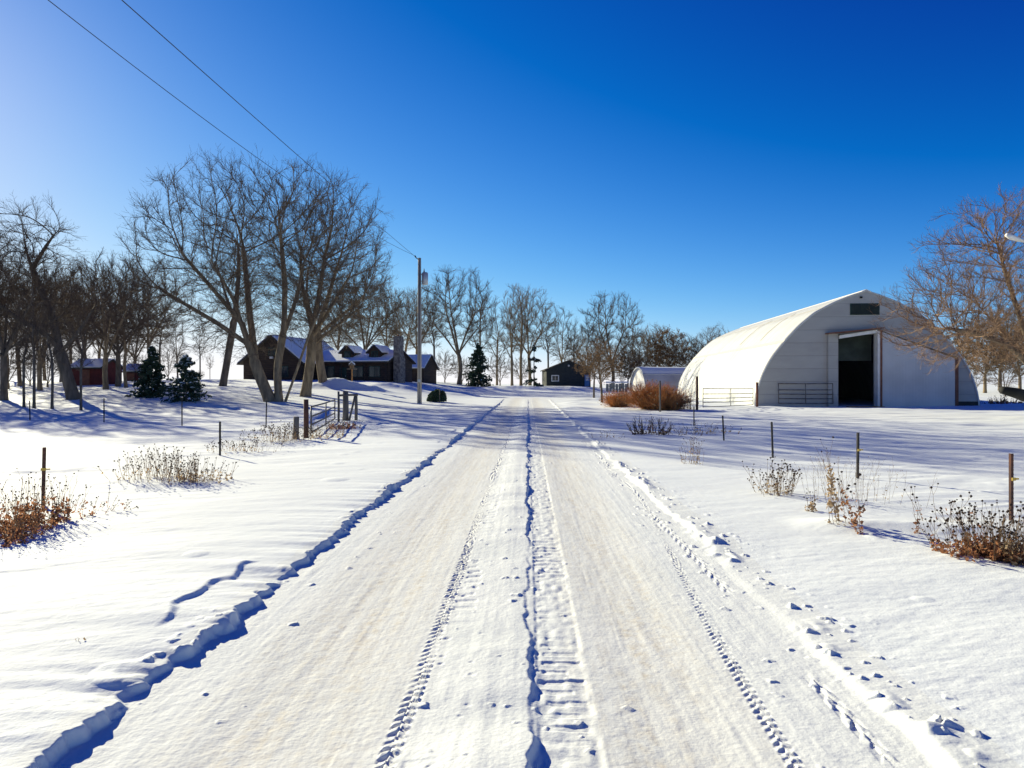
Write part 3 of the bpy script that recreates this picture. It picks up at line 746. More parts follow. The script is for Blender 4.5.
for a in [
    ('oak', 4, 222, 43, 'thick grove trunk cut by the left edge of the photo', GL),
    ('vase', 40, 268, 55, 'dark grove tree rising behind the leaning one at the far left', GL),
    ('thin', 24, 300, 38, 'slim sapling trunk nearest the left edge, before the grove', GL),
    ('thin', 34, 290, 37.5, 'thicker sapling just right of the slimmest one, before the grove', GL),
    ('thin', 52, 300, 37, 'very straight sapling left of the leaning grove tree', GL),
    ('thin', 81, 310, 36.5, 'sapling standing directly in front of the red shed', GL),
    ('vase', 106, 252, 54, 'bare tree with a thick dark trunk at the right end of the red shed', GL),
    ('oak', 118, 256, 62, 'bare tree with two trunks just right of the red shed', GL),
    ('tall', 126, 270, 60, 'narrow bare tree immediately left of the denser spruce', GL),
    ('vase2', 150, 268, 74, 'bare tree standing behind the denser spruce', GL),
    ('tall2', 178, 312, 80, 'slender bare tree behind the gap between the two spruces', GL),
    ('thin', 200, 322, 82, 'thin bare tree rising behind the snow-flecked spruce', GL),
    ('thin', 210, 352, 95, 'small lone bare tree in the gap left of the leaning dark trunk', GL),
    ('vase', 84, 262, 68, 'bare tree behind the roof of the red shed', GL),
    ('oak', 62, 275, 78, 'wide bare tree behind the left end of the red shed', GL),
    ('vase2', 20, 272, 66, 'bare tree deep in the grove between the two leftmost trunks', GL),
    ('oak', -45, 230, 46, 'bare tree just outside the left edge of the photo', GL),
    ('vase', -80, 230, 52, 'bare tree well outside the left edge of the photo', GL),
    ('oak', 365, 268, 104, 'bare tree behind the house wing between its two dormers', GH),
    ('vase2', 338, 285, 100, 'bare tree behind the house to the left of the first dormer', GH),
    ('tall2', 388, 275, 108, 'bare tree right behind the stone chimney', GH),
    ('vase', 404, 290, 118, 'bare tree behind the small outbuilding left of the utility pole', GH),
    ('thin', 434, 298, 112, 'first thin bare tree right of the utility pole', GC),
    ('vase', 459, 266, 108, 'big dark bare tree left of the evergreen, widest in the row behind the yard', GC),
    ('tall', 480, 290, 118, 'bare tree rising straight above the dense evergreen', GC),
    ('tall2', 512, 284, 118, 'tall bare tree with a curved low trunk right of the dense evergreen', GC),
    ('tall', 521, 282, 121, 'tall narrow bare tree close to the curved one, behind the end of the drive', GC),
    ('vase2', 530, 290, 128, 'bare tree just left of the thin snowy evergreen', GC),
    ('thin', 548, 308, 126, 'slim bare tree behind the left corner of the charcoal garage', GC),
    ('tall2', 561, 306, 130, 'bare tree behind the middle of the charcoal garage roof', GC),
    ('thin', 574, 316, 124, 'slim bare tree behind the right half of the charcoal garage roof', GC),
    ('vase', 612, 291, 120, 'tall lone vase-shaped tree between garage and small arched shed', GC),
    ('oak', 640, 325, 124, 'spreading bare tree behind the left end of the small arched shed', GC),
    ('leafy', 668, 326, 120, 'tree still holding brown leaves behind the small arched shed', GC),
    ('oak', 655, 322, 135, 'dark bare tree left of the brown leaved one', GC),
    ('vase2', 690, 334, 130, 'bare tree right of the brown leaved one', GC),
    ('oak', 712, 324, 128, 'bare tree whose top shows just above the barn roof', GC),
    ('leafy', 628, 348, 112, 'low tree with scattered brown leaves left of the small arched shed', GC),
    ('brush', 445, 350, 112, 'twiggy bush at the foot of the big dark tree', 'bare bushes behind the yard', 'bush'),
    ('brush', 500, 352, 118, 'twiggy bush right of the dense evergreen', 'bare bushes behind the yard', 'bush'),
    ('brush', 600, 350, 120, 'twiggy bush right of the garage door', 'bare bushes behind the yard', 'bush'),
    ('brush', 645, 352, 118, 'twiggy bush behind the snow on the small arched shed', 'bare bushes behind the yard', 'bush'),
    ('brush', 200, 370, 92, 'low bush at the end of the grove, left of the house', 'bare bushes behind the yard', 'bush'),
    ('brush', 140, 352, 78, 'low bush behind the denser spruce', 'bare bushes behind the yard', 'bush'),
    ('brush', 30, 345, 66, 'dense bush deep in the left grove', 'bare bushes behind the yard', 'bush'),
    ('brush', 65, 340, 72, 'dense bush behind the red shed', 'bare bushes behind the yard', 'bush'),
    ('brush', 425, 352, 110, 'twiggy bush in the gap behind the utility pole', 'bare bushes behind the yard', 'bush'),
    ('brush', 462, 356, 116, 'low twiggy bush between the big dark tree and the dense evergreen', 'bare bushes behind the yard', 'bush'),
    ('brush', 521, 356, 124, 'low twiggy bush left of the thin evergreen', 'bare bushes behind the yard', 'bush'),
    ('brush', 575, 348, 132, 'brown bush showing above the garage roof', 'bare bushes behind the yard', 'bush'),
    ('brush', 622, 346, 128, 'brown bush above the grey board fence', 'bare bushes behind the yard', 'bush'),
    ('brush', 672, 344, 128, 'brown bush behind the middle of the small arched shed', 'bare bushes behind the yard', 'bush'),
    ('brush', 698, 342, 132, 'brown bush just left of the barn roof edge', 'bare bushes behind the yard', 'bush'),
    ('oak', 588, 322, 136, 'spreading bare tree behind the gap right of the garage roof', GC),
    ('tall2', 497, 300, 132, 'slim bare tree between the dense evergreen and the curved trunk', GC),
    ('vase2', 418, 285, 126, 'bare tree directly behind the utility pole', GC),
    ('brush', 8, 330, 58, 'dense bush between the leftmost trunks', 'bare bushes behind the yard', 'bush'),
    ('brush', 48, 338, 62, 'dense bush behind the straight sapling', 'bare bushes behind the yard', 'bush'),
    ('brush', 118, 335, 84, 'twiggy bush between the two red sheds', 'bare bushes behind the yard', 'bush'),
    ('brush', 168, 345, 88, 'twiggy bush behind the gap between the spruces', 'bare bushes behind the yard', 'bush'),
    ('vase2', 100, 295, 86, 'bare tree behind the tiny red shed, half hidden by the thick trunk', GL),
    ('oak', 135, 290, 92, 'bare tree far behind the denser spruce, left of its top', GL),
    ('tall', 45, 270, 88, 'narrow bare tree far back behind the straight sapling', GL),
    ('tall2', 72, 272, 92, 'narrow bare tree far back behind the red shed roof', GL),
    ('vase', 5, 270, 84, 'bare tree far back at the left edge', GL),
    ('thin', 160, 300, 90, 'thin bare tree far back between the two spruces', GL),
    ('leafy', 945, 330, 95, 'brown-leaved tree directly behind the right flank of the barn', GR),
    ('leafy', 985, 318, 88, 'brown-leaved tree behind the tan tree at the right', GR),
    ('leafy', 1020, 322, 84, 'brown-leaved tree at the right edge of the photo', GR),
    ('oak', 1000, 300, 100, 'bare spreading tree far behind the tan tree', GR),
    ('oak', 1045, 300, 92, 'bare tree beyond the right edge of the photo', GR),
    ('brush', 975, 358, 82, 'bare bush beside the back corner of the barn', GR, 'bush'),
    ('brush', 1005, 355, 76, 'bare bush behind the white strip of yard at the right', GR, 'bush'),
]:
    tree(*a)

# small brown-leaved yard trees left of the rusty shrubs
for i, (px, py, top, label) in enumerate([
        (594, 397, 336, 'small tree with dry brown leaves nearest the blue garage door'),
        (602, 402, 342, 'small crooked tree with dry leaves just left of the rusty shrubs')]):
    x, y, z = solve(px, py)
    hh = CAMZ + (384 - top) / F * y - z
    rr = np.random.default_rng(60 + i)
    t = bare_tree('small_tree', auto_stems(rr, hh, .06 * (1 if i else -.5), .34, 3, .20), 61 + i, [(0, 0, hh * .64, hh * .36, hh * .36, hh * .36)], natt=420, step=.2, kill=.3, reach=2,
                  r0=.085, r_tip=.008, twig_len=.4, twig_r=.007, leaves=1700, leafsize=.04, barkm='bark_grey')
    place(t, x, y, 1, 0, label, 'small trees by the garage', 'tree', z)

# --- tan multi-stemmed tree at the right, trunk outside the frame
bx, by, bz = at(1046, 31.0); ref6 = (bx, by, bz); D = by
st = [S([(1047, 406, D), (1036, 372, D), (1010, 346, D - .3), (978, 333, D - .6), (945, 328, D - .8)], ref6),
      S([(1041, 385, D), (1024, 330, D), (1006, 275, D + .3), (996, 240, D + .5)], ref6),
      S([(1036, 372, D), (1008, 338, D + .8), (978, 305, D + 1.4)], ref6),
      S([(1042, 388, D), (1050, 330, D), (1042, 270, D)], ref6),
      S([(1044, 390, D), (1080, 340, D), (1096, 290, D)], ref6)]
t = bare_tree('bare_tree', st, 16, [E(1012, 278, D, 92, 4.2, 88, ref6), E(952, 316, D - .8, 68, 3.6, 52, ref6), E(1090, 290, D, 90, 4.2, 90, ref6), E(985, 350, D - 1, 60, 3, 26, ref6)],
              natt=4800, step=.23, kill=.36, reach=2.2, r0=.25, r_tip=.0075, twigs=2, up=.26, jit=.22, twig_len=.62, twig_r=.0075, barkm='bark_tan', twigm='twig_tan', thick=.075)
place(t, bx, by, 1, 0, 'tan twiggy tree at the right edge hanging over the white barn front', GR, z=bz + .04)
b = MB(); b.tube([px3(1052, 400, D - .2, ref6), px3(1032, 398, D - .4, ref6), px3(1016, 393, D - .6, ref6), px3(1002, 390, D - .8, ref6)], [.34, .30, .24, .17], 10)
b.build('broken_limb', M['dark'], t, smooth=True)

# --- conifers
def conifer(name, px, py, top, d, half_px, seed, label, group, snow=0, dens=1.0, gap=0.0):
    rng = np.random.default_rng(seed)
    x, y, z = at(px, d)
    h = CAMZ + (384 - top) / F * d - z
    w = half_px * d / F
    root = empty(name, (x, y, z - .05), 0, label, 'tree', group)
    b = MB(); b.tube([(0, 0, -.1), (0, 0, h * .5), (0, 0, h * .97)], [.035 * h * .5, .022 * h * .5, .006 * h], 8)
    b.build('trunk', M['bark_grey'], root, smooth=True)
    n = int(105 * dens)
    t = rng.random(n) ** 1.15                   # 0 bottom .. 1 top
    ang = rng.random(n) * 6.28
    L_ = w * (1 - t) ** .8 * (.50 + .75 * rng.random(n)) + .06 * h * .3
    z0 = h * (.05 + .92 * t)
    if gap: 
        k = np.sin(t * 22) > -1 + gap; t, ang, L_, z0 = t[k], ang[k], L_[k], z0[k]; n = len(t)
    st_ = np.stack([0 * z0, 0 * z0, z0], -1)
    dr = np.stack([np.cos(ang), np.sin(ang), .10 + .5 * t], -1)
    pts, rad = sweep(st_, _norm(dr), L_, np.full(n, .018 * h * .3), 5, .06, -.09, rng, .3)
    p, d2, l, r = spawn(pts, rad, L_, 9, .15, .5, .95, .42, rng, keep=.95)
    p2, rad2 = sweep(p, d2, l, np.maximum(r * .5, .006), 3, .08, -.05, rng, .4)
    V_, Q_ = tubes([(pts, rad, 3), (p2, rad2, 3)])
    m = int(34)
    tt = rng.random((len(p2), 10)); i = np.floor(tt * 3).astype(int); f = (tt * 3 - i)[..., None]
    r_ = np.arange(len(p2))[:, None]
    P = (p2[r_, i] * (1 - f) + p2[r_, i + 1] * f).reshape(-1, 3) + rng.normal(0, .014 * h * .5, (len(p2) * 10, 3))
    tt = rng.random((n, 14)); i = np.floor(tt * 5).astype(int); f = (tt * 5 - i)[..., None]; r_ = np.arange(n)[:, None]
    P1 = (pts[r_, i] * (1 - f) + pts[r_, i + 1] * f).reshape(-1, 3)
    P = np.concatenate([P, P1])
    Vl, Ql = leaf_quads(P, .011 * h + .025, rng)
    np_obj('crown', np.concatenate([V_, Vl]), np.concatenate([Q_, Ql + len(V_)]), M['needle'], root, smooth=False)
    if snow:
        Pq = P[np.hypot(P[:, 0], P[:, 1]) > .45 * w * (1 - P[:, 2] / h)]
        Ps = Pq[rng.choice(len(Pq), snow)] + np.array([0, -.05, .05 + .006 * h])
        Vs, Qs = leaf_quads(Ps, .016 * h + .04, rng, .7)
        tag(np_obj('snow_load', Vs, Qs, M['snow'], root, smooth=False), kind='stuff')
    return root

GE = 'evergreens about the yard'
conifer('spruce', 152, 400, 345, 47, 19, 31, 'dense dark spruce with a pointed top at the right end of the left grove', GE, 160, 1.2)
conifer('spruce', 186, 406, 354, 43, 22, 32, 'snow-flecked broad spruce just right of the dense dark one', GE, 900, 1.0)
conifer('spruce', 478, 386, 342, 104, 15, 33, 'dense dark evergreen at the far end of the drive, left of the garage', GE, 60, 1.3)
conifer('spruce', 534, 386, 344, 110, 10, 34, 'thin see-through evergreen beside the charcoal garage', GE, 160, .45, .9)
x, y, z = solve(437, 402)
root = empty('round_shrub', (x, y, z), 0, 'clipped round dark green shrub near the utility pole', 'shrub')
rng = np.random.default_rng(35)
n = 5200; dd = _norm(rng.normal(0, 1, (n, 3))); dd[:, 2] = np.abs(dd[:, 2]) * 1.0
rr_ = (.62 + .42 * rng.random(n) ** .6)[:, None] * (1 + .12 * vn(dd[:, 0] * 3, dd[:, 1] * 3 + dd[:, 2] * 2, 5))[:, None]
P = dd * rr_ * np.array([.72, .72, .86]) + np.array([0, 0, .05])
Vl, Ql = leaf_quads(P, .055, rng); np_obj('foliage', Vl, Ql, M['needle'], root, smooth=False)
b = MB(); b.tube([(0, 0, -.1), (.02, 0, .6)], [.06, .03], 7); b.build('stem', M['bark_grey'], root)
b = MB(); b.tube([(.28, -.8, -.1), (.30, -.82, .95)], .03, 6); o = b.build('marker_stake', M['wood']); o.location = (x, y, z)
tag(o, 'short pale stake standing against the round dark shrub', 'stake')

# ------------------------------------------------------------------ white arched barn
BX, BY = 25.9, 50.0
BZ = base0(np.array([BX]), np.array([BY]))[0] - .12
prof_h = [(8.0, 0), (7.95, .6), (7.85, 1.2), (7.5, 2.3), (7.12, 3.1), (6.7, 3.8), (5.8, 4.95), (4.8, 6.05), (3.65, 7.02), (2.2, 7.78), (1.0, 8.26), (0, 8.60)]
def barn_profile(hp, n=48):
    hp = np.array(hp); s = np.concatenate([[0], np.cumsum(np.linalg.norm(np.diff(hp, axis=0), axis=1))])
    t = np.linspace(0, s[-1], n)
    P = np.stack([np.interp(t, s, hp[:, 0]), np.interp(t, s, hp[:, 1])], -1)
    P[1:-1] = (P[:-2] + 2 * P[1:-1] + P[2:]) / 4
    return P
def arch_shell(P, y0, y1, off, ny, th):
    """shell following the arch, both sides, thickness th inwards"""
    full = np.concatenate([P * np.array([-1, 1]), P[::-1][1:]])
    c = np.array([0, 0.0]); nrm = np.zeros_like(full)
    tg = np.gradient(full, axis=0); nrm[:, 0] = -tg[:, 1]; nrm[:, 1] = tg[:, 0]; nrm = _norm(nrm)
    outer = full + nrm * off; inner = full + nrm * (off - th)
    ys = np.linspace(y0, y1, ny); V_, Q_ = [], []; n = len(full)
    for arr in (outer, inner):
        V_.append(np.stack([np.tile(arr[:, 0], ny), np.repeat(ys, n), np.tile(arr[:, 1], ny)], -1))
    idx = np.arange(ny * n).reshape(ny, n)
    q = np.stack([idx[:-1, :-1], idx[:-1, 1:], idx[1:, 1:], idx[1:, :-1]], -1).reshape(-1, 4)
    Q_ = [q, q[:, ::-1] + ny * n]
    e = ny * n
    for row in (0, ny - 1):
        a = idx[row]; Q_.append(np.stack([a[:-1], a[:-1] + e, a[1:] + e, a[1:]], -1))
    for colm in (0, n - 1):
        a = idx[:, colm]; Q_.append(np.stack([a[:-1], a[:-1] + e, a[1:] + e, a[1:]], -1))
    return np.concatenate(V_), np.concatenate(Q_), full, nrm

barn = empty('arched_barn', (BX, BY, BZ), R(-3.6), 'large white arched barn with a tall dark doorway, at the right of the drive', 'barn')
PR = barn_profile(prof_h)
LEN = 33.0
V, Q, full, nrm = arch_shell(PR, -.07, LEN, 0, 56, .10)
roof = np_obj('roof', V, Q, M['barn'], barn)
# ridge cap, long lap seam and two weathered laps
b = MB(); b.ext([(-.32, 8.46), (0, 8.59), (.32, 8.46), (.32, 8.51), (0, 8.65), (-.32, 8.51)], -.09, LEN + .02)
b.build('ridge_cap', M['white'], roof)
def strip_on_roof(i0, i1, y0, y1, th):
    sec = full[i0:i1 + 1] + nrm[i0:i1 + 1] * .004
    out = full[i0:i1 + 1] + nrm[i0:i1 + 1] * (.004 + th)
    n = len(sec); mb = MB()
    vs = [(p[0], y0, p[1]) for p in sec] + [(p[0], y0, p[1]) for p in out] + [(p[0], y1, p[1]) for p in sec] + [(p[0], y1, p[1]) for p in out]
    fs = []
    for j in range(n - 1):
        fs += [(n + j, n + j + 1, 3 * n + j + 1, 3 * n + j), (j, n + j, n + j + 1, j + 1)[::-1], (2 * n + j, 3 * n + j, 3 * n + j + 1, 2 * n + j + 1)]
    fs += [(0, n, 3 * n, 2 * n), (n - 1, 2 * n - 1, 4 * n - 1, 3 * n - 1)[::-1]]
    mb.add(vs, fs); return mb
strip_on_roof(20, 21, -.06, LEN - .01, .012).build('lap_seam', M['seam'], roof)
strip_on_roof(34, 35, -.06, LEN - .01, .012).build('lap_seam', M['seam'], roof)
for yy in (7.2, 13.5): strip_on_roof(23, 37, yy, yy + .32, .014).build('weathered_rib', M['stain'], roof)

def arch_z(x):
    P = PR[np.argsort(PR[:, 0])]
    return float(np.interp(abs(x), P[:, 0], P[:, 1]))
def arch_wall(y0, th, hole=None, top_off=-.10):
    xs = sorted(set(list(np.linspace(-7.86, 7.86, 61)) + ([hole[0], hole[1]] if hole else [])))
    mb = MB()
    for xa, xb in zip(xs[:-1], xs[1:]):
        inh = hole and xa >= hole[0] - 1e-6 and xb <= hole[1] + 1e-6
        zb = hole[2] if inh else -.3
        za_, zb_ = arch_z(xa) + top_off, arch_z(xb) + top_off
        vs = [(xa, y0, zb), (xb, y0, zb), (xb, y0, max(zb_, zb + .01)), (xa, y0, max(za_, zb + .01)),
              (xa, y0 + th, zb), (xb, y0 + th, zb), (xb, y0 + th, max(zb_, zb + .01)), (xa, y0 + th, max(za_, zb + .01))]
        mb.add(vs, [(0, 1, 2, 3), (7, 6, 5, 4), (0, 4, 5, 1), (3, 2, 6, 7)])
    return mb
DO = (-2.05, .60, 5.35)
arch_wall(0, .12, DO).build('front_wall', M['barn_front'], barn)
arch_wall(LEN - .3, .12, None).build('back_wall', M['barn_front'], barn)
b = MB(); b.box(-7.8, 7.8, .15, LEN - .35, -.06, -.01); b.build('floor', mat('barn_floor', (.10, .085, .065), (.06, .05, .04), 2), barn)
# doorway: projecting frame
b = MB(); b.box(.60, .77, -.55, -.003, -.1, 5.55); b.build('door_jamb', M['white'], barn)
b = MB(); b.box(.773, .90, -.60, -.003, -.1, 5.6); b.build('door_trim', M['rusty'], barn)
b = MB(); b.box(-2.75, -2.05, -.22, -.003, -.1, 5.40); b.build('door_pier', M['barn_front'], barn)
b = MB(); b.ext([(-2.05, 5.02), (.595, 5.43), (.595, 5.66), (-2.05, 5.25)], -.50, -.30); b.build('header_board', M['white'], barn)
b = MB(); b.ext([(-2.9, 5.36), (-1.6, 5.46), (1.0, 5.74), (1.0, 5.82), (-1.6, 5.55), (-2.9, 5.44)], -.75, -.003); b.build('door_hood', M['rusty'], barn)
b = MB(); b.box(-2.2, .8, .9, .98, 3.45, 5.6); b.build('hanging_panel', M['curtain'], barn)
b = MB(); b.box(-1.5, 1.0, -.75, -.25, -.12, .10); b.build('door_sill', M['sill'], barn)
# windbreak wall panel right of the doorway
b = MB(); b.ext([(.903, .02), (6.0, .02), (6.0, 3.55), (.903, 5.5)], -.52, -.40); b.build('side_panel', M['door_sheet'], barn)
b = MB(); b.box(6.01, 6.22, -.56, -.003, -.15, 3.62); b.build('panel_post', M['rusty'], barn)
b = MB(); b.ext([(1.0, 5.55), (6.22, 3.64), (6.22, 3.68), (1.0, 5.59)], -.54, -.003); b.build('panel_cap', M['door_sheet'], barn)
b = MB(); b.box(-1.12, .96, -.05, -.003, 6.78, 7.62); v_ = b.build('vent', M['green'], barn)
b = MB()
for k in range(9): b.slab([(-1.05, -.09, 6.84 + k * .084), (.89, -.09, 6.84 + k * .084), (.89, -.052, 6.89 + k * .084), (-1.05, -.052, 6.89 + k * .084)], .012)
b.build('louvre', M['charcoal'], v_)
b = MB(); b.box(-.42, -.28, -.12, -.003, 8.0, 8.12); b.build('light_box', M['dark'], barn)
b = MB(); b.box(6.4, 8.02, -.04, -.003, -.2, .45); b.build('base_board', M['charcoal'], barn)
b = MB(); b.box(-7.98, -2.8, -.04, -.003, -.2, .22); b.build('base_board', M['seam'], barn)

def loc2w(o, x, y):
    c, s_ = math.cos(o.rotation_euler.z), math.sin(o.rotation_euler.z)
    return o.location.x + x * c - y * s_, o.location.y + x * s_ + y * c

# ------------------------------------------------------------------ pipe gates
def pipe_gate(name, p0, p1, z0, heights, r, m, label, group, stiles=(0, .55, 1), lean=0.0):
    p0 = Vector((p0[0], p0[1], z0[0])); p1 = Vector((p1[0], p1[1], z0[1]))
    root = empty(name, p0, 0, label, 'gate', group)
    dv = p1 - p0; side = Vector((-dv.y, dv.x, 0)).normalized()
    if side.y < 0: side = -side
    def P(t, h): return tuple(dv * t + Vector((0, 0, h)) + side * lean * h)
    top, bot = max(heights), min(heights)
    for h in heights:
        b = MB(); b.tube([P(0, h), P(.5, h - .015), P(1, h)], r, 7); b.build('rail', m, root, smooth=True)
    for t in stiles:
        b = MB(); b.tube([P(t, bot - .03), P(t, top + .02)], r * .95, 7); b.build('stile', m, root, smooth=True)
    return root
GG = 'pipe farm gates'
g0 = solve(306, 436); g1 = at(338, 27.2)
pipe_gate('pipe_gate', (g0[0] + .12, g0[1] + .1), (g1[0] - .10, g1[1] - .1), (g0[2], g1[2]), (.16, .38, .62, .90), .026, M['steel'], 'open pipe gate with four rails standing among weeds left of the drive', GG)
# rusty gate post with a stub brace, and the wooden end post
b = MB(); b.tube([(0, 0, -.3), (.005, 0, .6), (0, 0, 1.12)], [.075, .072, .07], 10)
o = b.build('gate_post', M['tpost'], None, smooth=True); o.location = g0
tag(o, 'rusty pipe post carrying the near end of the weedy gate', 'post')
x, y, z = solve(296, 438)
b = MB(); b.tube([(0, 0, -.3), (0, .01, .3), (.01, 0, .62)], [.085, .08, .075], 9); o = b.build('short_post', M['wood'], None, True); o.location = (x, y, z)
tag(o, 'short weathered wooden post left of the rusty gate post', 'post')
br = empty('post_brace', at(347, 28), 0, 'weathered wooden corner brace with slanting pole at the far end of the weedy gate', 'fence')
def bp_(px, d): 
    q = at(px, d); return (q[0] - br.location.x, q[1] - br.location.y, q[2] - br.location.z)
pa, pb, pc = bp_(338.5, 27.4), bp_(345.5, 28.2), bp_(356, 28.6)
for p_, h, r in ((pa, 1.22, .045), (pb, 1.22, .12), (pc, 1.10, .065)):
    b = MB(); b.tube([(p_[0], p_[1], p_[2] - .3), (p_[0] + .01, p_[1], p_[2] + h * .5), (p_[0], p_[1], p_[2] + h)], [r * 1.05, r, r * .93], 10); b.build('post', M['wood'], br, True)
b = MB(); b.tube([(pa[0], pa[1], pa[2] + 1.05), (pb[0], pb[1] - .13, pb[2] + 1.06), (pc[0] + .08, pc[1] - .06, pc[2] + 1.06)], .045, 8); b.build('rail', M['wood'], br, True)
b = MB(); b.tube([(pb[0] + .18, pb[1] - .1, pb[2] + .02), (pc[0] - .02, pc[1] - .1, pc[2] + 1.02)], .045, 8); b.build('brace', M['wood'], br, True)

h0 = at(703, 40); h1 = at(753, 46.0)
pipe_gate('pipe_gate', h0, h1, (h0[2], h1[2]), (.16, .42, .66, .92, 1.24), .024, M['steel_light'], 'closed pipe gate with five rails in front of the bright barn flank', GG, (0, .52, 1))
w0 = loc2w(barn, -6.3, -.22); w1 = loc2w(barn, -2.45, -.30)
pipe_gate('pipe_gate', w0, w1, (BZ + .25, BZ + .25), (.06, .4, .72, 1.04, 1.5), .03, M['steel'], 'grey pipe gate leaning against the shaded barn front left of the doorway', GG, (0, .5, 1), lean=.06)
for (px, d, h, r, m, label) in [
    (697, 39.6, 1.95, .075, 'tpost', 'tall rusty post at the left end of the five-rail gate'),
    (757, 46.2, 1.65, .085, 'rusty', 'red-brown post at the right end of the five-rail gate against the barn corner')]:
    q = at(px, d); b = MB(); b.tube([(0, 0, -.3), (.01, 0, h * .5), (0, 0, h)], [r, r * .97, r * .95], 9)
    o = b.build('gate_post', M[m], None, True); o.location = q; tag(o, label, 'post')

# ------------------------------------------------------------------ steel fence posts
def tpost(px, py, top, label, m='tpost', insul=True, lean=0.0):
    x, y, z = solve(px, py)
    h = (py - top) * y / F
    root = empty('fence_post', (x, y, z), R(20), label, 'fence post', 'steel fence posts')
    w = .021
    b = MB()
    sec = [(-w, -.004), (w, -.004), (w, .004), (.005, .004), (.005, .034), (-.005, .034), (-.005, .004), (-w, .004)]
    n = len(sec); lx = lean * h
    vs = [(sx - lean * .3, sy, -.3) for sx, sy in sec] + [(sx + lx, sy, h) for sx, sy in sec]
    b.add(vs, [tuple(range(n - 1, -1, -1)), tuple(range(n, 2 * n))] + [(i, (i + 1) % n, (i + 1) % n + n, i + n) for i in range(n)])
    for k in range(int(h / .055)):
        zz = .03 + k * .055; b.box(-.012 + lean * zz, .012 + lean * zz, -.012, -.004, zz, zz + .018)
    b.build('post', M[m], root)
    if insul:
        b = MB(); zz = h * .60
        b.box(-.028 + lean * zz, .028 + lean * zz, -.026, -.013, zz, zz + .035); b.box(.028 + lean * zz, .075 + lean * zz, -.030, -.012, zz + .010, zz + .028)
        b.build('insulator', M['yellow'], root)
    return root
for a in [
    (43, 501, 443, 'rust-brown steel fence post in the red weeds, nearest on the left', 'tpost', True, .02),
    (220, 454, 420, 'steel fence post between the two left weed patches', 'tpost_dark', False, .0),
    (104, 422, 398, 'thin steel fence post in front of the shed trees', 'tpost_dark', False, .0),
    (182, 424, 397, 'thin steel fence post in front of the snow-flecked spruce', 'tpost_dark', False, .0),
    (266, 426, 399, 'thin steel fence post just left of the largest tree base', 'tpost_dark', False, .02),
    (30, 419, 399, 'thin steel fence post among the saplings at the far left', 'tpost_dark', False, -.02),
    (1012, 514, 447, 'red-brown steel fence post rising out of the coneflower clump at the right edge', 'tpost', True, .0),
    (858, 474, 428, 'steel fence post with yellow insulator behind the tall tan weeds', 'tpost_dark', True, .01),
    (773, 452, 416, 'dark steel fence post just above the dark seed-head clump', 'tpost_dark', False, -.04),
    (724, 437, 412, 'dark steel fence post leaning left, second in the row from the gate', 'tpost_dark', False, -.06),
    (694, 424, 405, 'short steel fence post just below the five-rail gate', 'tpost_dark', False, .0),
]: tpost(*a)

# ------------------------------------------------------------------ utility pole, wires, yard lamp
x, y, z = at(419.5, 49.7)
PX, PY, PZ = x, y, z
ph = CAMZ + (384 - 258) / F * y - z
up = empty('utility_pole', (x, y, z), 0, 'tall pale wooden utility pole with a grey transformer beside the drive', 'utility pole')
b = MB(); b.tube([(0, 0, -.5), (0, 0, ph * .5), (0, 0, ph)], [.17, .15, .115], 14); b.build('pole', M['pole'], up, True)
b = MB(); b.tube([(.40, -.05, ph - 1.95), (.40, -.05, ph - 1.90), (.40, -.05, ph - 1.12), (.40, -.05, ph - 1.06)], [.20, .23, .23, .17], 16); tfm = b.build('transformer', M['galv'], up, True)
b = MB(); b.tube([(.34, -.05, ph - 1.06), (.34, -.05, ph - .98), (.34, -.05, ph - .92), (.34, -.05, ph - .78)], [.05, .06, .035, .025], 8); b.build('bushing', M['wood'], tfm, True)
for zz in (ph - 1.75, ph - 1.25):
    b = MB(); b.box(.12, .24, -.09, -.01, zz, zz + .08); b.build('bracket', M['galv'], tfm)
b = MB(); b.tube([(-.06, -.14, ph - .12), (-.22, -.20, ph - .02), (-.30, -.24, ph + .12)], [.03, .035, .06], 8); b.build('insulator', M['cable'], up, True)
b = MB(); b.tube([(.02, -.15, ph - .22), (.02, -.155, 1.0), (.02, -.165, .1)], .012, 5); b.build('ground_wire', M['cable'], up)
b = MB(); b.box(-.11, .11, -.20, -.165, 1.55, 1.75); b.build('meter_plate', M['galv'], up)
def wire(p0, p1, sag, label):
    mb = MB(); n = 40; P = []
    for k in range(n + 1):
        t = k / n; q = Vector(p0).lerp(Vector(p1), t); q.z -= sag * 4 * t * (1 - t); P.append(q)
    mb.tube(P, .011, 5)
    return tag(mb.build('power_line', M['cable'], None, True), label, 'wire', 'overhead wires')
wire((PX - .30, PY - .24, PZ + ph + .12), (-14.5, -14.5, 14.25), 2.0, 'left one of two thin wires rising from the pole towards the upper left')
wire((PX - .06, PY - .15, PZ + ph - .12), (-8.25, -14.5, 8.25), .2, 'right one of two thin wires rising from the pole towards the upper left')

lx, ly, lz = at(1052, 28)
yl = empty('yard_lamp', (lx, ly, lz), 0, 'pale lamp head on an arm reaching in at the right edge of the photo', 'street lamp')
b = MB(); b.tube([(0, 0, -.4), (0, 0, 7.6)], [.13, .09], 12); b.build('pole', M['pole'], yl, True)
hx = (1006 - 512) / F * 28 - lx; hz = CAMZ + (384 - 235.5) / F * 28 - lz
b = MB(); b.tube([(0, 0, hz - .95), (hx * .45, 0, hz - .45), (hx + .75, 0, hz - .22)], .03, 8); b.build('arm', M['galv'], yl, True)
b = MB(); b.tube([(hx + .78, 0, hz - .25), (hx + .5, 0, hz - .16), (hx + .2, 0, hz - .06), (hx, 0, hz + .03)], [.05, .09, .11, .07], 12); b.build('lamp_head', M['white'], yl, True)

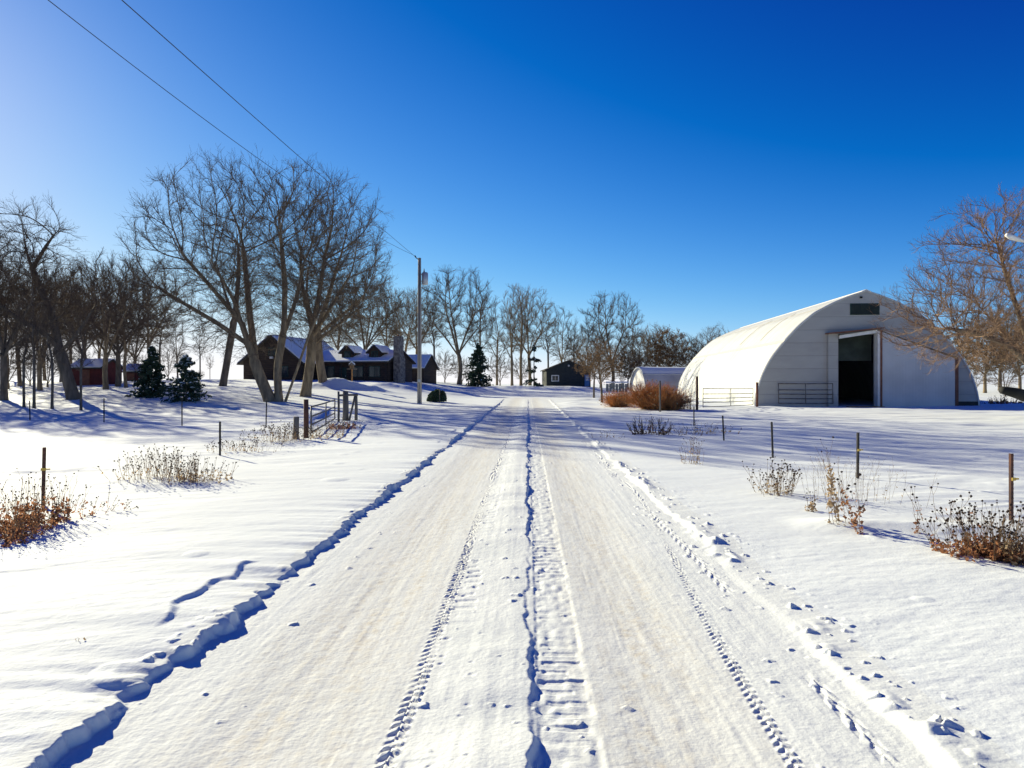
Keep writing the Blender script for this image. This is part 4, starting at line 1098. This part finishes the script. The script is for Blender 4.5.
# ------------------------------------------------------------------ log house
def window(mb_parent, x0, x1, y, z0, z1, frame='green', fw=.09, axis='y'):
    b = MB()
    b.box(x0 - fw, x1 + fw, y - .05, y - .003, z1, z1 + fw); b.box(x0 - fw, x1 + fw, y - .07, y - .003, z0 - fw, z0)
    b.box(x0 - fw, x0, y - .05, y - .003, z0, z1); b.box(x1, x1 + fw, y - .05, y - .003, z0, z1)
    b.box((x0 + x1) / 2 - .025, (x0 + x1) / 2 + .025, y - .04, y - .003, z0, z1)
    w = b.build('window', M[frame], mb_parent)
    b = MB(); b.box(x0, x1, y - .02, y - .004, z0, z1); b.build('pane', M['glass'], w)
    return w

HX, HY = -14.5, 80.0
HZ = zat(HX, HY) * .5 + 1.75 * .5 - .25
house = empty('log_house', (HX, HY, HZ), R(-15), 'dark brown log house with snowy roof, two dormers and stone chimney behind large tree', 'house')
eh, gw0, gw1 = 2.75, -17.4, -9.6
hw = (gw1 - gw0) / 2; gxc = (gw0 + gw1) / 2
ga = eh + 2.95
b = MB(); b.ext([(gw0, -.6), (gw1, -.6), (gw1, eh), (gxc, ga), (gw0, eh)], -3, 8); b.build('wall', M['log'], house)
b = MB(); b.box(gw1 + .003, 0, 0, 7, -.6, eh); b.build('wall', M['log'], house)
rw = eh + 1.30
b = MB(); b.extx([(0, eh), (7, eh), (3.5, rw)], -.12, 0); b.build('gable', M['log'], house)
def roof_pair(par, x0, x1, y0, y1, ez, rz_, over, along, snow_t=.16):
    """gable roof; along 'x' or 'y' = direction of the ridge"""
    b = MB(); s = MB()
    if along == 'x':
        ym = (y0 + y1) / 2; sl = (rz_ - ez) / (ym - y0); e = ez - over * sl
        A = [[(x0, y0 - over, e), (x1, y0 - over, e), (x1, ym, rz_), (x0, ym, rz_)], [(x1, y1 + over, e), (x0, y1 + over, e), (x0, ym, rz_), (x1, ym, rz_)]]
    else:
        xm = (x0 + x1) / 2; sl = (rz_ - ez) / (xm - x0); e = ez - over * sl
        A = [[(x0 - over, y1, e), (x0 - over, y0, e), (xm, y0, rz_), (xm, y1, rz_)], [(x1 + over, y0, e), (x1 + over, y1, e), (xm, y1, rz_), (xm, y0, rz_)]]
    for q in A:
        b.slab(q, .12)
        P = [Vector(p) for p in q]; n = (P[1] - P[0]).cross(P[3] - P[0]).normalized()
        c = sum(P, Vector()) / 4
        s.slab([p + (c - p) * .02 + n * .123 for p in P], snow_t)
    r = b.build('roof', M['shingle'], par)
    s.build('snow_cover', M['snow'], r, bevel=.06)
    return r
roof_pair(house, gw0, gw1, -3.5, 8.3, eh, ga, .55, 'y')
roof_pair(house, gw1 - .6, .35, 0, 7, eh, rw, .5, 'x')
for xd in (-5.6, -2.0):
    dm = MB(); dm.ext([(xd - .75, eh + .2), (xd + .75, eh + .2), (xd + .75, eh + 1.15), (xd, eh + 1.85), (xd - .75, eh + 1.15)], .55, 3.6)
    dq = dm.build('dormer', M['log'], house)
    window(dq, xd - .34, xd + .34, .55, eh + .55, eh + 1.15)
    roof_pair(dq, xd - .75, xd + .75, .25, 3.6, eh + 1.15, eh + 1.85, .25, 'y', .10)
b = MB(); b.ext([(.36, -.6), (1.25, -.6), (1.25, 3.0), (1.05, 3.7), (1.05, 5.55), (.36, 5.55)], .6, 2.1); ch = b.build('chimney', M['stone'], house, bevel=.05)
b = MB(); b.box(.30, 1.12, .9, 1.8, 5.55, 5.72); b.build('chimney_cap', M['stone'], ch)
b = MB(); b.tube([(.7, 1.3, 5.72), (.7, 1.3, 5.9)], .14, 10); b.build('flue', M['rusty'], ch, True)
for x0 in (-16.0, -12.6): window(house, x0, x0 + 1.2, -3.0, 1.0, 2.1)
window(house, gxc - .4, gxc + .4, -3.0, 3.5, 4.3)
for x0 in (-8.4, -4.6, -2.4): window(house, x0, x0 + 1.3, 0, .95, 2.1)
b = MB(); b.box(-6.3, -5.4, -.05, -.003, 0, 2.05); dr = b.build('door', M['green'], house)
b = MB(); b.box(-5.52, -5.48, -.10, -.052, .95, 1.05); b.build('handle', M['galv'], dr)
b = MB(); b.box(gxc - .2, gxc + .2, -3.25, -3.003, 3.05, 3.3); b.build('gable_light', M['white'], house, bevel=.03)
for xp in (-8.9, -5.9, -2.9, -.15):
    b = MB(); b.tube([(xp, -.35, -.5), (xp, -.35, eh - .22)], .09, 8); b.build('porch_post', M['log'], house, True)

ox, oy, oz = at(415, 95)
oz = CAMZ + (384 - 384.5) / F * 95
ob = empty('outbuilding', (ox, oy, oz), R(-14), 'small dark outbuilding with a snowy roof between the stone chimney and the utility pole', 'shed')
b = MB(); b.extx([(0, -.6), (5, -.6), (5, 2.35), (2.5, 4.1), (0, 2.35)], -2.4, 1.3); b.build('wall', M['log'], ob)
roof_pair(ob, -2.7, 1.6, 0, 5, 2.35, 4.1, .35, 'x')
b = MB(); b.box(-1.4, -.4, -.05, -.003, 0, 2.0); b.build('door', M['charcoal'], ob)

# ------------------------------------------------------------------ charcoal garage
gx, gy = (568.5 - 512) / F * 115, 115.0
gz = CAMZ + (384 - 386.3) / F * 115
gar = empty('garage', (gx, gy, gz), R(2), 'charcoal gabled garage with white window and blue door where the drive ends', 'garage')
b = MB(); b.ext([(-3.75, -.7), (3.75, -.7), (3.75, 2.75), (0, 4.25), (-3.75, 2.75)], 0, 9); b.build('wall', M['charcoal'], gar)
roof_pair(gar, -3.75, 3.75, -.35, 9.3, 2.75, 4.25, .30, 'y', .03).children[0].data.materials[0] = M['shingle']
w = window(gar, -2.75, -1.75, 0, .95, 1.75, 'white', .14)
b = MB(); b.box(2.72, 3.55, -.06, -.003, 0, 1.95); d_ = b.build('door', M['blue'], gar)
b = MB(); b.box(2.92, 3.35, -.075, -.062, .95, 1.75); b.build('pane', M['white'], d_)
b = MB(); b.box(3.42, 3.47, -.12, -.062, .9, 1.0); b.build('handle', M['galv'], d_)
b = MB(); b.box(2.56, 2.72, -.07, -.003, 0, 2.1); b.box(3.55, 3.68, -.07, -.003, 0, 2.1); b.box(2.72, 3.55, -.07, -.003, 1.95, 2.1); b.build('door_frame', M['charcoal'], d_)
b = MB(); b.tube([(0, -.003, 3.5), (0, -.18, 3.5), (0, -.28, 3.42)], [.12, .15, .17], 10); b.build('gable_light', M['white'], gar, True)
b = MB(); b.box(-1.3, 1.6, -.04, -.003, 0, 2.35); b.build('vehicle_door', add_lines(mat('door_grey', (.036, .04, .038), (.028, .032, .03), 2, .7), 2, .55, .6, .02), gar)

# ------------------------------------------------------------------ small arched shed behind the rusty shrubs
sx_, sy_ = (637 - 512) / F * 88, 88.0
sz_ = CAMZ + (384 - 391) / F * 88
shed = empty('arched_shed', (sx_, sy_, sz_), R(105), 'small white arched shed with snow on its crown, half hidden by rusty shrubs', 'shed')
PR2 = barn_profile([(2.5, 0), (2.45, .5), (2.2, 1.25), (1.8, 1.9), (1.25, 2.5), (.6, 2.9), (0, 3.02)], 26)
V, Q, f2, n2_ = arch_shell(PR2, -12, 0, 0, 16, .08)
rs = np_obj('roof', V, Q, mat('shed_sheet', (.52, .53, .54), (.40, .41, .43), .8, .5), shed)
nn = len(f2); cen = nn // 2
V, Q, _, _ = arch_shell(PR2[14:], -11.95, -.05, .10, 16, .095)
np_obj('snow_cover', V, Q, M['snow'], rs)
mb = MB(); poly = [(p[0] * .985, p[1] - .05) for p in f2]
poly = poly[::-1]
mb.ext([(x_, z_) for x_, z_ in poly][::-1], -.30, -.22); mb.build('end_wall', M['white'], shed)
# wall end seen from the left also at the other end
mb = MB(); mb.ext([(x_, z_) for x_, z_ in poly][::-1], -11.9, -11.8); mb.build('end_wall', M['white'], shed)
q = at(617, 86)
pf = empty('board_fence', q, R(4), 'low grey board fence with snow on top left of the small arched shed', 'fence')
for k in range(7):
    b = MB(); b.box(-1.4 + k * .4, -1.06 + k * .4, -.02, .02, -.2, 1.05 + .04 * (k % 3)); b.build('board', M['pallet'], pf)
b = MB(); b.box(-1.4, 1.4, .022, .08, .7, .82); b.build('rail', M['pallet'], pf)
b = MB(); b.box(-1.45, 1.45, -.12, .16, 1.14, 1.34); b.build('snow_cover', M['snow'], pf, bevel=.05)

# ------------------------------------------------------------------ red sheds in the left grove
for (px, d, w_, h_, rr2, label) in [(86, 66, 3.1, 1.75, -6, 'dark red wooden shed with a snowy roof inside the left grove'),
                                  (131, 78, 1.6, 1.15, 5, 'tiny dark red shed left of the denser spruce')]:
    x, y, z = at(px, d); z = zat(x, y) - .05
    s_ = empty('red_shed', (x, y, z), R(rr2), label, 'shed')
    b = MB(); b.extx([(0, -.6), (3, -.6), (3, h_), (1.5, h_ + .75), (0, h_)], -w_ / 2, w_ / 2); b.build('wall', M['red'], s_)
    roof_pair(s_, -w_ / 2 - .2, w_ / 2 + .2, 0, 3, h_, h_ + .75, .25, 'x', .12)
    b = MB(); b.box(-.4, .4, -.05, -.003, 0, h_ - .2); b.build('door', M['rusty'], s_)

# ------------------------------------------------------------------ bird feeder
x, y, z = at(352, 61.5)
bf = empty('bird_feeder', (x, y, z), 0, 'bird feeder with a snowy roof on a thin wooden post before the house', 'bird feeder')
b = MB(); b.box(-.05, .05, -.05, .05, -.3, 1.15); b.build('post', M['sill'], bf)
b = MB(); b.box(-.42, .42, -.25, .25, 1.15, 1.20); b.build('tray', M['wood'], bf)
b = MB(); b.box(-.16, .16, -.14, .14, 1.203, 1.48); b.build('seed_box', M['straw'], bf)
b = MB(); b.ext([(-.30, 1.48), (.30, 1.48), (0, 1.72)], -.24, .24); r_ = b.build('roof', M['wood'], bf)
b = MB(); b.ext([(-.24, 1.56), (-.02, 1.75), (.02, 1.75), (.24, 1.56), (.22, 1.66), (0, 1.84), (-.22, 1.66)], -.22, .22); b.build('snow_cover', M['snow'], r_)

# ------------------------------------------------------------------ dry plants
def octa(P, r, rng, squash=.8):
    """little lumpy heads"""
    base = np.array([(1, 0, 0), (0, 1, 0), (-1, 0, 0), (0, -1, 0), (0, 0, 1), (0, 0, -1)], float)
    tri = np.array([(0, 1, 4), (1, 2, 4), (2, 3, 4), (3, 0, 4), (1, 0, 5), (2, 1, 5), (3, 2, 5), (0, 3, 5)])
    N_ = len(P); rr = (r * (.7 + .6 * rng.random(N_)))[:, None, None]
    V_ = P[:, None, :] + base[None] * rr * (1 + rng.normal(0, .12, (N_, 6, 1))) * np.array([1, 1, squash])
    return V_.reshape(-1, 3), (tri[None] + (np.arange(N_) * 6)[:, None, None]).reshape(-1, 3)

def weeds(name, spots, label, cat, seed, n, spread, h, lean=.25, head=.014, heads=1.0, leaf=0, leafm='leafbrown', stem_r=.0035, stemm='straw', leafsize=.03, branch=2, group=None, leaf_low=.7, headm='seed', hsq=.8):
    """one clump of dry stalks: stems (+ heads, leaves). spots = (px, py) of its base; spread = (x, y) half widths"""
    rng = np.random.default_rng(seed); n = max(1, int(n * .72)); leaf = int(leaf * .72); stem_r *= .85
    x, y, z = solve(*spots) if len(spots) == 2 else spots
    root = empty(name, (x, y, z - .02), 0, label, cat, group)
    sx2 = rng.normal(0, .5, n).clip(-1, 1) * spread[0]; sy2 = rng.normal(0, .5, n).clip(-1, 1) * spread[1]
    zz = H(sx2 + x, sy2 + y) - z
    st_ = np.stack([sx2, sy2, zz - .03], -1)
    hh = h * (.45 + .6 * rng.random(n)) * (1 - .25 * (np.abs(sx2) / (spread[0] + 1e-6)) ** 2)
    out = np.stack([sx2 / (spread[0] + 1e-6), sy2 / (spread[1] + 1e-6), 0 * sx2], -1)
    dr = _norm(np.array([0, 0, 1.]) + out * lean + rng.normal(0, lean * .6, (n, 3)) * np.array([1, 1, .2]))
    pts, rad = sweep(st_, dr, hh, np.full(n, stem_r), 5, .06, 0.02, rng, .6)
    items = [(pts, rad, 3)]; tips = [pts[:, -1]]
    if branch:
        p, d2, l, r = spawn(pts, rad, hh, branch, .45, .3, .7, .45, rng, rr=.8, keep=.8)
        p2, r2 = sweep(p, d2, l, np.maximum(r, stem_r * .6), 3, .08, .06, rng, .6)
        items.append((p2, r2, 3)); tips.append(p2[:, -1])
    if n <= 7:                                      # few enough to count: each stem is a part
        for k in range(n):
            it = [(pts[k:k + 1], rad[k:k + 1], 3)]
            if branch and len(p2):
                own = np.argmin(((p2[:, 0][:, None, None] - pts[None]) ** 2).sum(-1).min(-1), 1) == k
                if own.any(): it.append((p2[own], r2[own], 3))
            V_, Q_ = tubes(it); np_obj('stem', V_, Q_, M[stemm], root)
    else:
        V_, Q_ = tubes(items); tag(np_obj('stems', V_, Q_, M[stemm], root), kind='stuff')
    T = np.concatenate(tips)
    T = T[rng.random(len(T)) < heads]
    if len(T):
        V_, Q_ = octa(T, head, rng, hsq); tag(np_obj('seed_heads', V_, Q_, M[headm], root, smooth=False), kind='stuff')
    if leaf:
        i = rng.integers(0, n, leaf); t = rng.random(leaf) * 4 * leaf_low; k = np.floor(t).astype(int); f = (t - k)[:, None]
        P = pts[i, k] * (1 - f) + pts[i, k + 1] * f + rng.normal(0, .02, (leaf, 3)) + np.array([0, 0, .02])
        V_, Q_ = leaf_quads(P, leafsize, rng); np_obj('dry_leaves', V_, Q_, M[leafm], root, smooth=False)
    return root

GW = 'dry weeds along the left fence'; GX = 'dry weeds along the right fence'
weeds('weed_clump', (30, 522), 'reddish leafy weed clump around the nearest left fence post', 'weeds', 201, 130, (.34, .5), .60, .25, .011, .8, 2100, leafsize=.017, group=GW)
weeds('weed_clump', (8, 535), 'low rust-red weed clump touching the left edge of the photo', 'weeds', 202, 50, (.28, .3), .30, .3, .010, .4, 900, leafsize=.017, group=GW)
weeds('weed_clump', (78, 508), 'sparse trailing weed stalks right of the nearest left fence post', 'weeds', 203, 42, (.55, .35), .26, .7, .010, .9, 90, leafsize=.014, group=GW)
weeds('weed_clump', (160, 478), 'wide pale weed patch with dark seed heads left of the second fence post', 'weeds', 204, 170, (.60, .5), .52, .3, .013, .9, 260, 'straw', leafsize=.016, group=GW)
weeds('weed_clump', (195, 481), 'leafier tan end of the weed patch close to the second fence post', 'weeds', 205, 90, (.45, .4), .42, .25, .012, .7, 420, 'straw', leafsize=.018, group=GW)
weeds('weed_clump', (240, 450), 'thin row of weeds behind the second fence post', 'weeds', 206, 90, (.8, .6), .34, .3, .016, .8, 120, 'straw', leafsize=.018, group=GW)
weeds('weed_clump', (281, 440), 'dark-headed weeds left of the short wooden gate post', 'weeds', 207, 150, (.7, .7), .50, .3, .018, .9, 200, 'straw', leafsize=.02, group=GW)
weeds('weed_clump', (322, 436), 'tan weeds growing through the open pipe gate', 'weeds', 208, 120, (.75, 1.6), .48, .25, .016, .6, 400, 'straw', leafsize=.02, group=GW)
weeds('weed_clump', (345, 428), 'rusty weeds at the foot of the wooden corner brace', 'weeds', 209, 90, (.5, .6), .40, .25, .015, .5, 520, leafsize=.025, group=GW)

weeds('coneflower_clump', (992, 548), 'large rusty coneflower clump with dark round heads at the right edge', 'plant', 211, 170, (.36, .30), .52, .42, .013, 1.0, 2400, leafsize=.017, group=GX, leaf_low=.55)
weeds('coneflower_clump', (1018, 556), 'tan leafy stalks at the right foot of the large coneflower clump', 'plant', 212, 40, (.12, .15), .45, .2, .010, .3, 420, 'straw', leafsize=.018, group=GX)
weeds('coneflower_clump', (942, 516), 'row of slim coneflower stalks with round dark heads in snow', 'plant', 213, 16, (.38, .15), .46, .3, .016, 1.0, 30, leafsize=.015, branch=1, group=GX)
weeds('weed_clump', (915, 530), 'single short twiggy weed left of the coneflowers', 'weeds', 214, 4, (.03, .03), .34, .15, .010, .6, 40, leafsize=.015, group=GX)
weeds('tall_weed', (838, 522), 'tallest tan leafy weed in front of the insulated fence post', 'weeds', 215, 9, (.09, .06), .84, .22, .012, .4, 210, 'straw', leafsize=.020, branch=3, group=GX, leaf_low=1.0)
weeds('tall_weed', (847, 524), 'dark leaning weed stalk in the middle of the three tan weeds', 'weeds', 216, 5, (.05, .04), .68, .3, .016, .9, 80, leafsize=.017, branch=1, group=GX, leaf_low=1.0)
weeds('tall_weed', (863, 528), 'brown weed stalk with a tufted top, rightmost of the three tan weeds', 'weeds', 217, 5, (.05, .04), .74, .25, .018, 1.0, 100, leafsize=.019, branch=2, group=GX, leaf_low=1.0)
weeds('tall_weed', (811, 506), 'small tan weed left of the three tall weeds', 'weeds', 218, 6, (.07, .05), .30, .3, .012, .6, 60, 'straw', leafsize=.02, group=GX)
weeds('grass_wisp', (850, 496), 'feathery pale grass around the insulated fence post', 'grass', 219, 60, (.7, .5), .62, .25, .006, .8, 60, 'straw', stem_r=.0022, leafsize=.012, branch=3, group=GX, headm='straw')
weeds('seedhead_clump', (776, 490), 'dark-headed weed clump below the dark leaning fence post', 'plant', 220, 80, (.22, .25), .52, .32, .014, 1.0, 220, 'straw', leafsize=.016, group=GX)
weeds('seedhead_clump', (693, 460), 'sparse wispy weed left of the dark-headed clump', 'plant', 221, 26, (.22, .3), .62, .22, .012, .7, 110, 'straw', leafsize=.018, group=GX)
weeds('low_bush', (648, 432), 'low dark twiggy bush in the snow right of the drive', 'bush', 222, 60, (.55, .5), .62, .5, .014, .3, 320, 'dryleaf', stem_r=.011, stemm='twig', leafsize=.028, branch=5, group=GX)
weeds('low_bush', (672, 432), 'sparse twigs spreading right of the low dark bush', 'bush', 223, 26, (.7, .5), .42, .7, .012, .3, 60, 'dryleaf', stem_r=.008, stemm='twig', leafsize=.028, branch=3, group=GX)
weeds('weed_clump', (606, 436), 'few stray stalks by the edge of the drive', 'weeds', 224, 18, (.5, .4), .30, .3, .012, .6, 30, 'straw', leafsize=.02, group=GX)
weeds('weed_clump', (706, 431), 'tan weeds around the short fence post below the gate', 'weeds', 225, 70, (.9, .7), .45, .4, .016, .5, 160, 'straw', leafsize=.025, group=GX)
weeds('seedhead_stalk', (682, 409), 'left one of two bushy-topped stalks beside the rusty shrubs', 'plant', 226, 7, (.10, .10), 1.05, .10, .03, 1.0, 30, 'straw', stem_r=.02, stemm='wood', leafsize=.05, branch=6, group=GX, headm='straw')
weeds('seedhead_stalk', (689, 409), 'right one of two bushy-topped stalks, next to the tall gate post', 'plant', 227, 7, (.10, .10), 1.05, .10, .03, 1.0, 30, 'straw', stem_r=.02, stemm='wood', leafsize=.05, branch=6, group=GX, headm='straw')
weeds('dry_stalk', (76, 640), 'single short tan stalk poking from the open snow at lower left', 'plant', 228, 1, (.01, .01), .09, .2, .006, .0, 6, 'straw', leafsize=.008, stem_r=.003, branch=1)
weeds('weed_clump', (1000, 404), 'rusty weeds on the white strip of yard behind the barn corner', 'weeds', 229, 90, (1.6, .6), .7, .3, .03, .4, 500, leafsize=.06, stem_r=.01)

def grass_shrub(px, py, w, h, label, seed, n=1250):
    rng = np.random.default_rng(seed)
    x, y, z = solve(px, py)
    root = empty('rusty_shrub', (x, y, z - .03), 0, label, 'shrub', 'rusty ornamental shrubs')
    a = rng.random(n) * 6.28; rr = np.sqrt(rng.random(n)) * .35 * w
    st_ = np.stack([np.cos(a) * rr, np.sin(a) * rr, 0 * a], -1)
    dr = _norm(np.stack([np.cos(a) * (rr / w) * 2.6, np.sin(a) * (rr / w) * 2.6, np.ones(n)], -1) + rng.normal(0, .28, (n, 3)))
    pts, rad = sweep(st_, dr, h * (.55 + .55 * rng.random(n)), np.full(n, .0085), 4, .15, -.03, rng, .4)
    p, d2, l, r = spawn(pts, rad, np.full(n, h * .8), 3, .4, .3, .9, .32, rng)
    p2, r2 = sweep(p, d2, l, np.full(len(p), .006), 2, .1, 0, rng, .5)
    V_, Q_ = tubes([(pts, rad, 3), (p2, r2, 3)]); np_obj('blades', V_, Q_, M['rust_grass'], root)
    tips = pts[rng.integers(0, n, n // 8), -1]
    V_, Q_ = octa(tips, .035, rng, 1.6); tag(np_obj('plumes', V_, Q_, M['straw'], root, smooth=False), kind='stuff')
grass_shrub(619, 406, 1.25, 1.15, 'smaller rusty orange shrub, left of the pair in front of the arched shed', 231, 900)
grass_shrub(652, 409, 1.45, 1.7, 'larger rusty orange shrub in front of the small arched shed', 232)
grass_shrub(668, 410, 1.25, 1.4, 'rusty shrub with a dark heart between the larger one and the barn', 233, 900)
x, y, z = at(660, 37.5)
b = MB(); b.tube([(0, 0, -.3), (0, 0, 1.7)], .05, 8); o = b.build('wooden_post', M['wood'], None, True); o.location = (x, y, z)
tag(o, 'dark wooden post standing inside the rusty shrubs', 'post')

# ------------------------------------------------------------------ light, sky, camera
SUN_AZ, SUN_EL = 43.0, 20.5     # degrees left of straight ahead, above the horizon
sv = Vector((-math.sin(R(SUN_AZ)) * math.cos(R(SUN_EL)), math.cos(R(SUN_AZ)) * math.cos(R(SUN_EL)), math.sin(R(SUN_EL))))
sl = bpy.data.lights.new('sun', 'SUN'); sl.energy = 5.0; sl.angle = R(.53); sl.color = (1.0, .925, .66)
so = link(bpy.data.objects.new('sun', sl)); so.rotation_euler = (-sv).to_track_quat('-Z', 'Y').to_euler(); so.location = (-40, 40, 40)

w = bpy.data.worlds.new('World'); sc.world = w; w.use_nodes = True
nt = w.node_tree; bg = nt.nodes['Background']
sky = nt.nodes.new('ShaderNodeTexSky'); sky.sky_type = 'NISHITA'; sky.sun_disc = False
sky.sun_elevation = R(SUN_EL); sky.sun_rotation = R(-SUN_AZ); sky.air_density = .6; sky.dust_density = .09; sky.ozone_density = 6.0; sky.altitude = 300
# the camera's rendering of the sky: per-channel contrast and white balance on the Nishita colour
sp = nt.nodes.new('ShaderNodeSeparateColor'); cb = nt.nodes.new('ShaderNodeCombineColor')
nt.links.new(sky.outputs[0], sp.inputs[0])
def mth(op, a_, b_=None, clamp=False):
    m_ = nt.nodes.new('ShaderNodeMath'); m_.operation = op; m_.use_clamp = clamp
    for i_, v_ in enumerate((a_, b_)):
        if v_ is None: continue
        if isinstance(v_, (int, float)): m_.inputs[i_].default_value = v_
        else: nt.links.new(v_, m_.inputs[i_])
    return m_.outputs[0]
KS = 1 / .177
def curve(out, ref_, g_, k_, off_):
    v_ = mth('MULTIPLY', mth('POWER', mth('DIVIDE', out, ref_), g_), k_)
    v_ = mth('MAXIMUM', mth('SUBTRACT', v_, off_), .002)
    return mth('MULTIPLY', mth('SUBTRACT', 1.0, mth('EXPONENT', mth('MULTIPLY', v_, -1.0))), .95 * KS)
nt.links.new(curve(sp.outputs[0], .87, 1.9, .102, .046), cb.inputs[0])
nt.links.new(curve(sp.outputs[1], 2.1, 1.6, .39, .052), cb.inputs[1])
e_ = mth('POWER', mth('DIVIDE', sp.outputs[2], 4.0), 1.6)
nt.links.new(mth('MULTIPLY', mth('SUBTRACT', 1.0, mth('EXPONENT', mth('MULTIPLY', e_, -1.0))), .95 * KS), cb.inputs[2])
nt.links.new(cb.outputs[0], bg.inputs['Color'])
bg.inputs['Strength'].default_value = .10

cam = bpy.data.cameras.new('camera'); cam.sensor_width = 36; cam.lens = 36 * F / 1024; cam.clip_end = 10000; cam.clip_start = .05
co = link(bpy.data.objects.new('camera', cam)); co.location = (0, 0, CAMZ); co.rotation_euler = (R(90), 0, 0)
sc.camera = co
vs_ = sc.view_settings
vs_.view_transform = 'Standard'; vs_.look = 'None'; vs_.exposure = .95; vs_.gamma = 1; vs_.use_curve_mapping = False
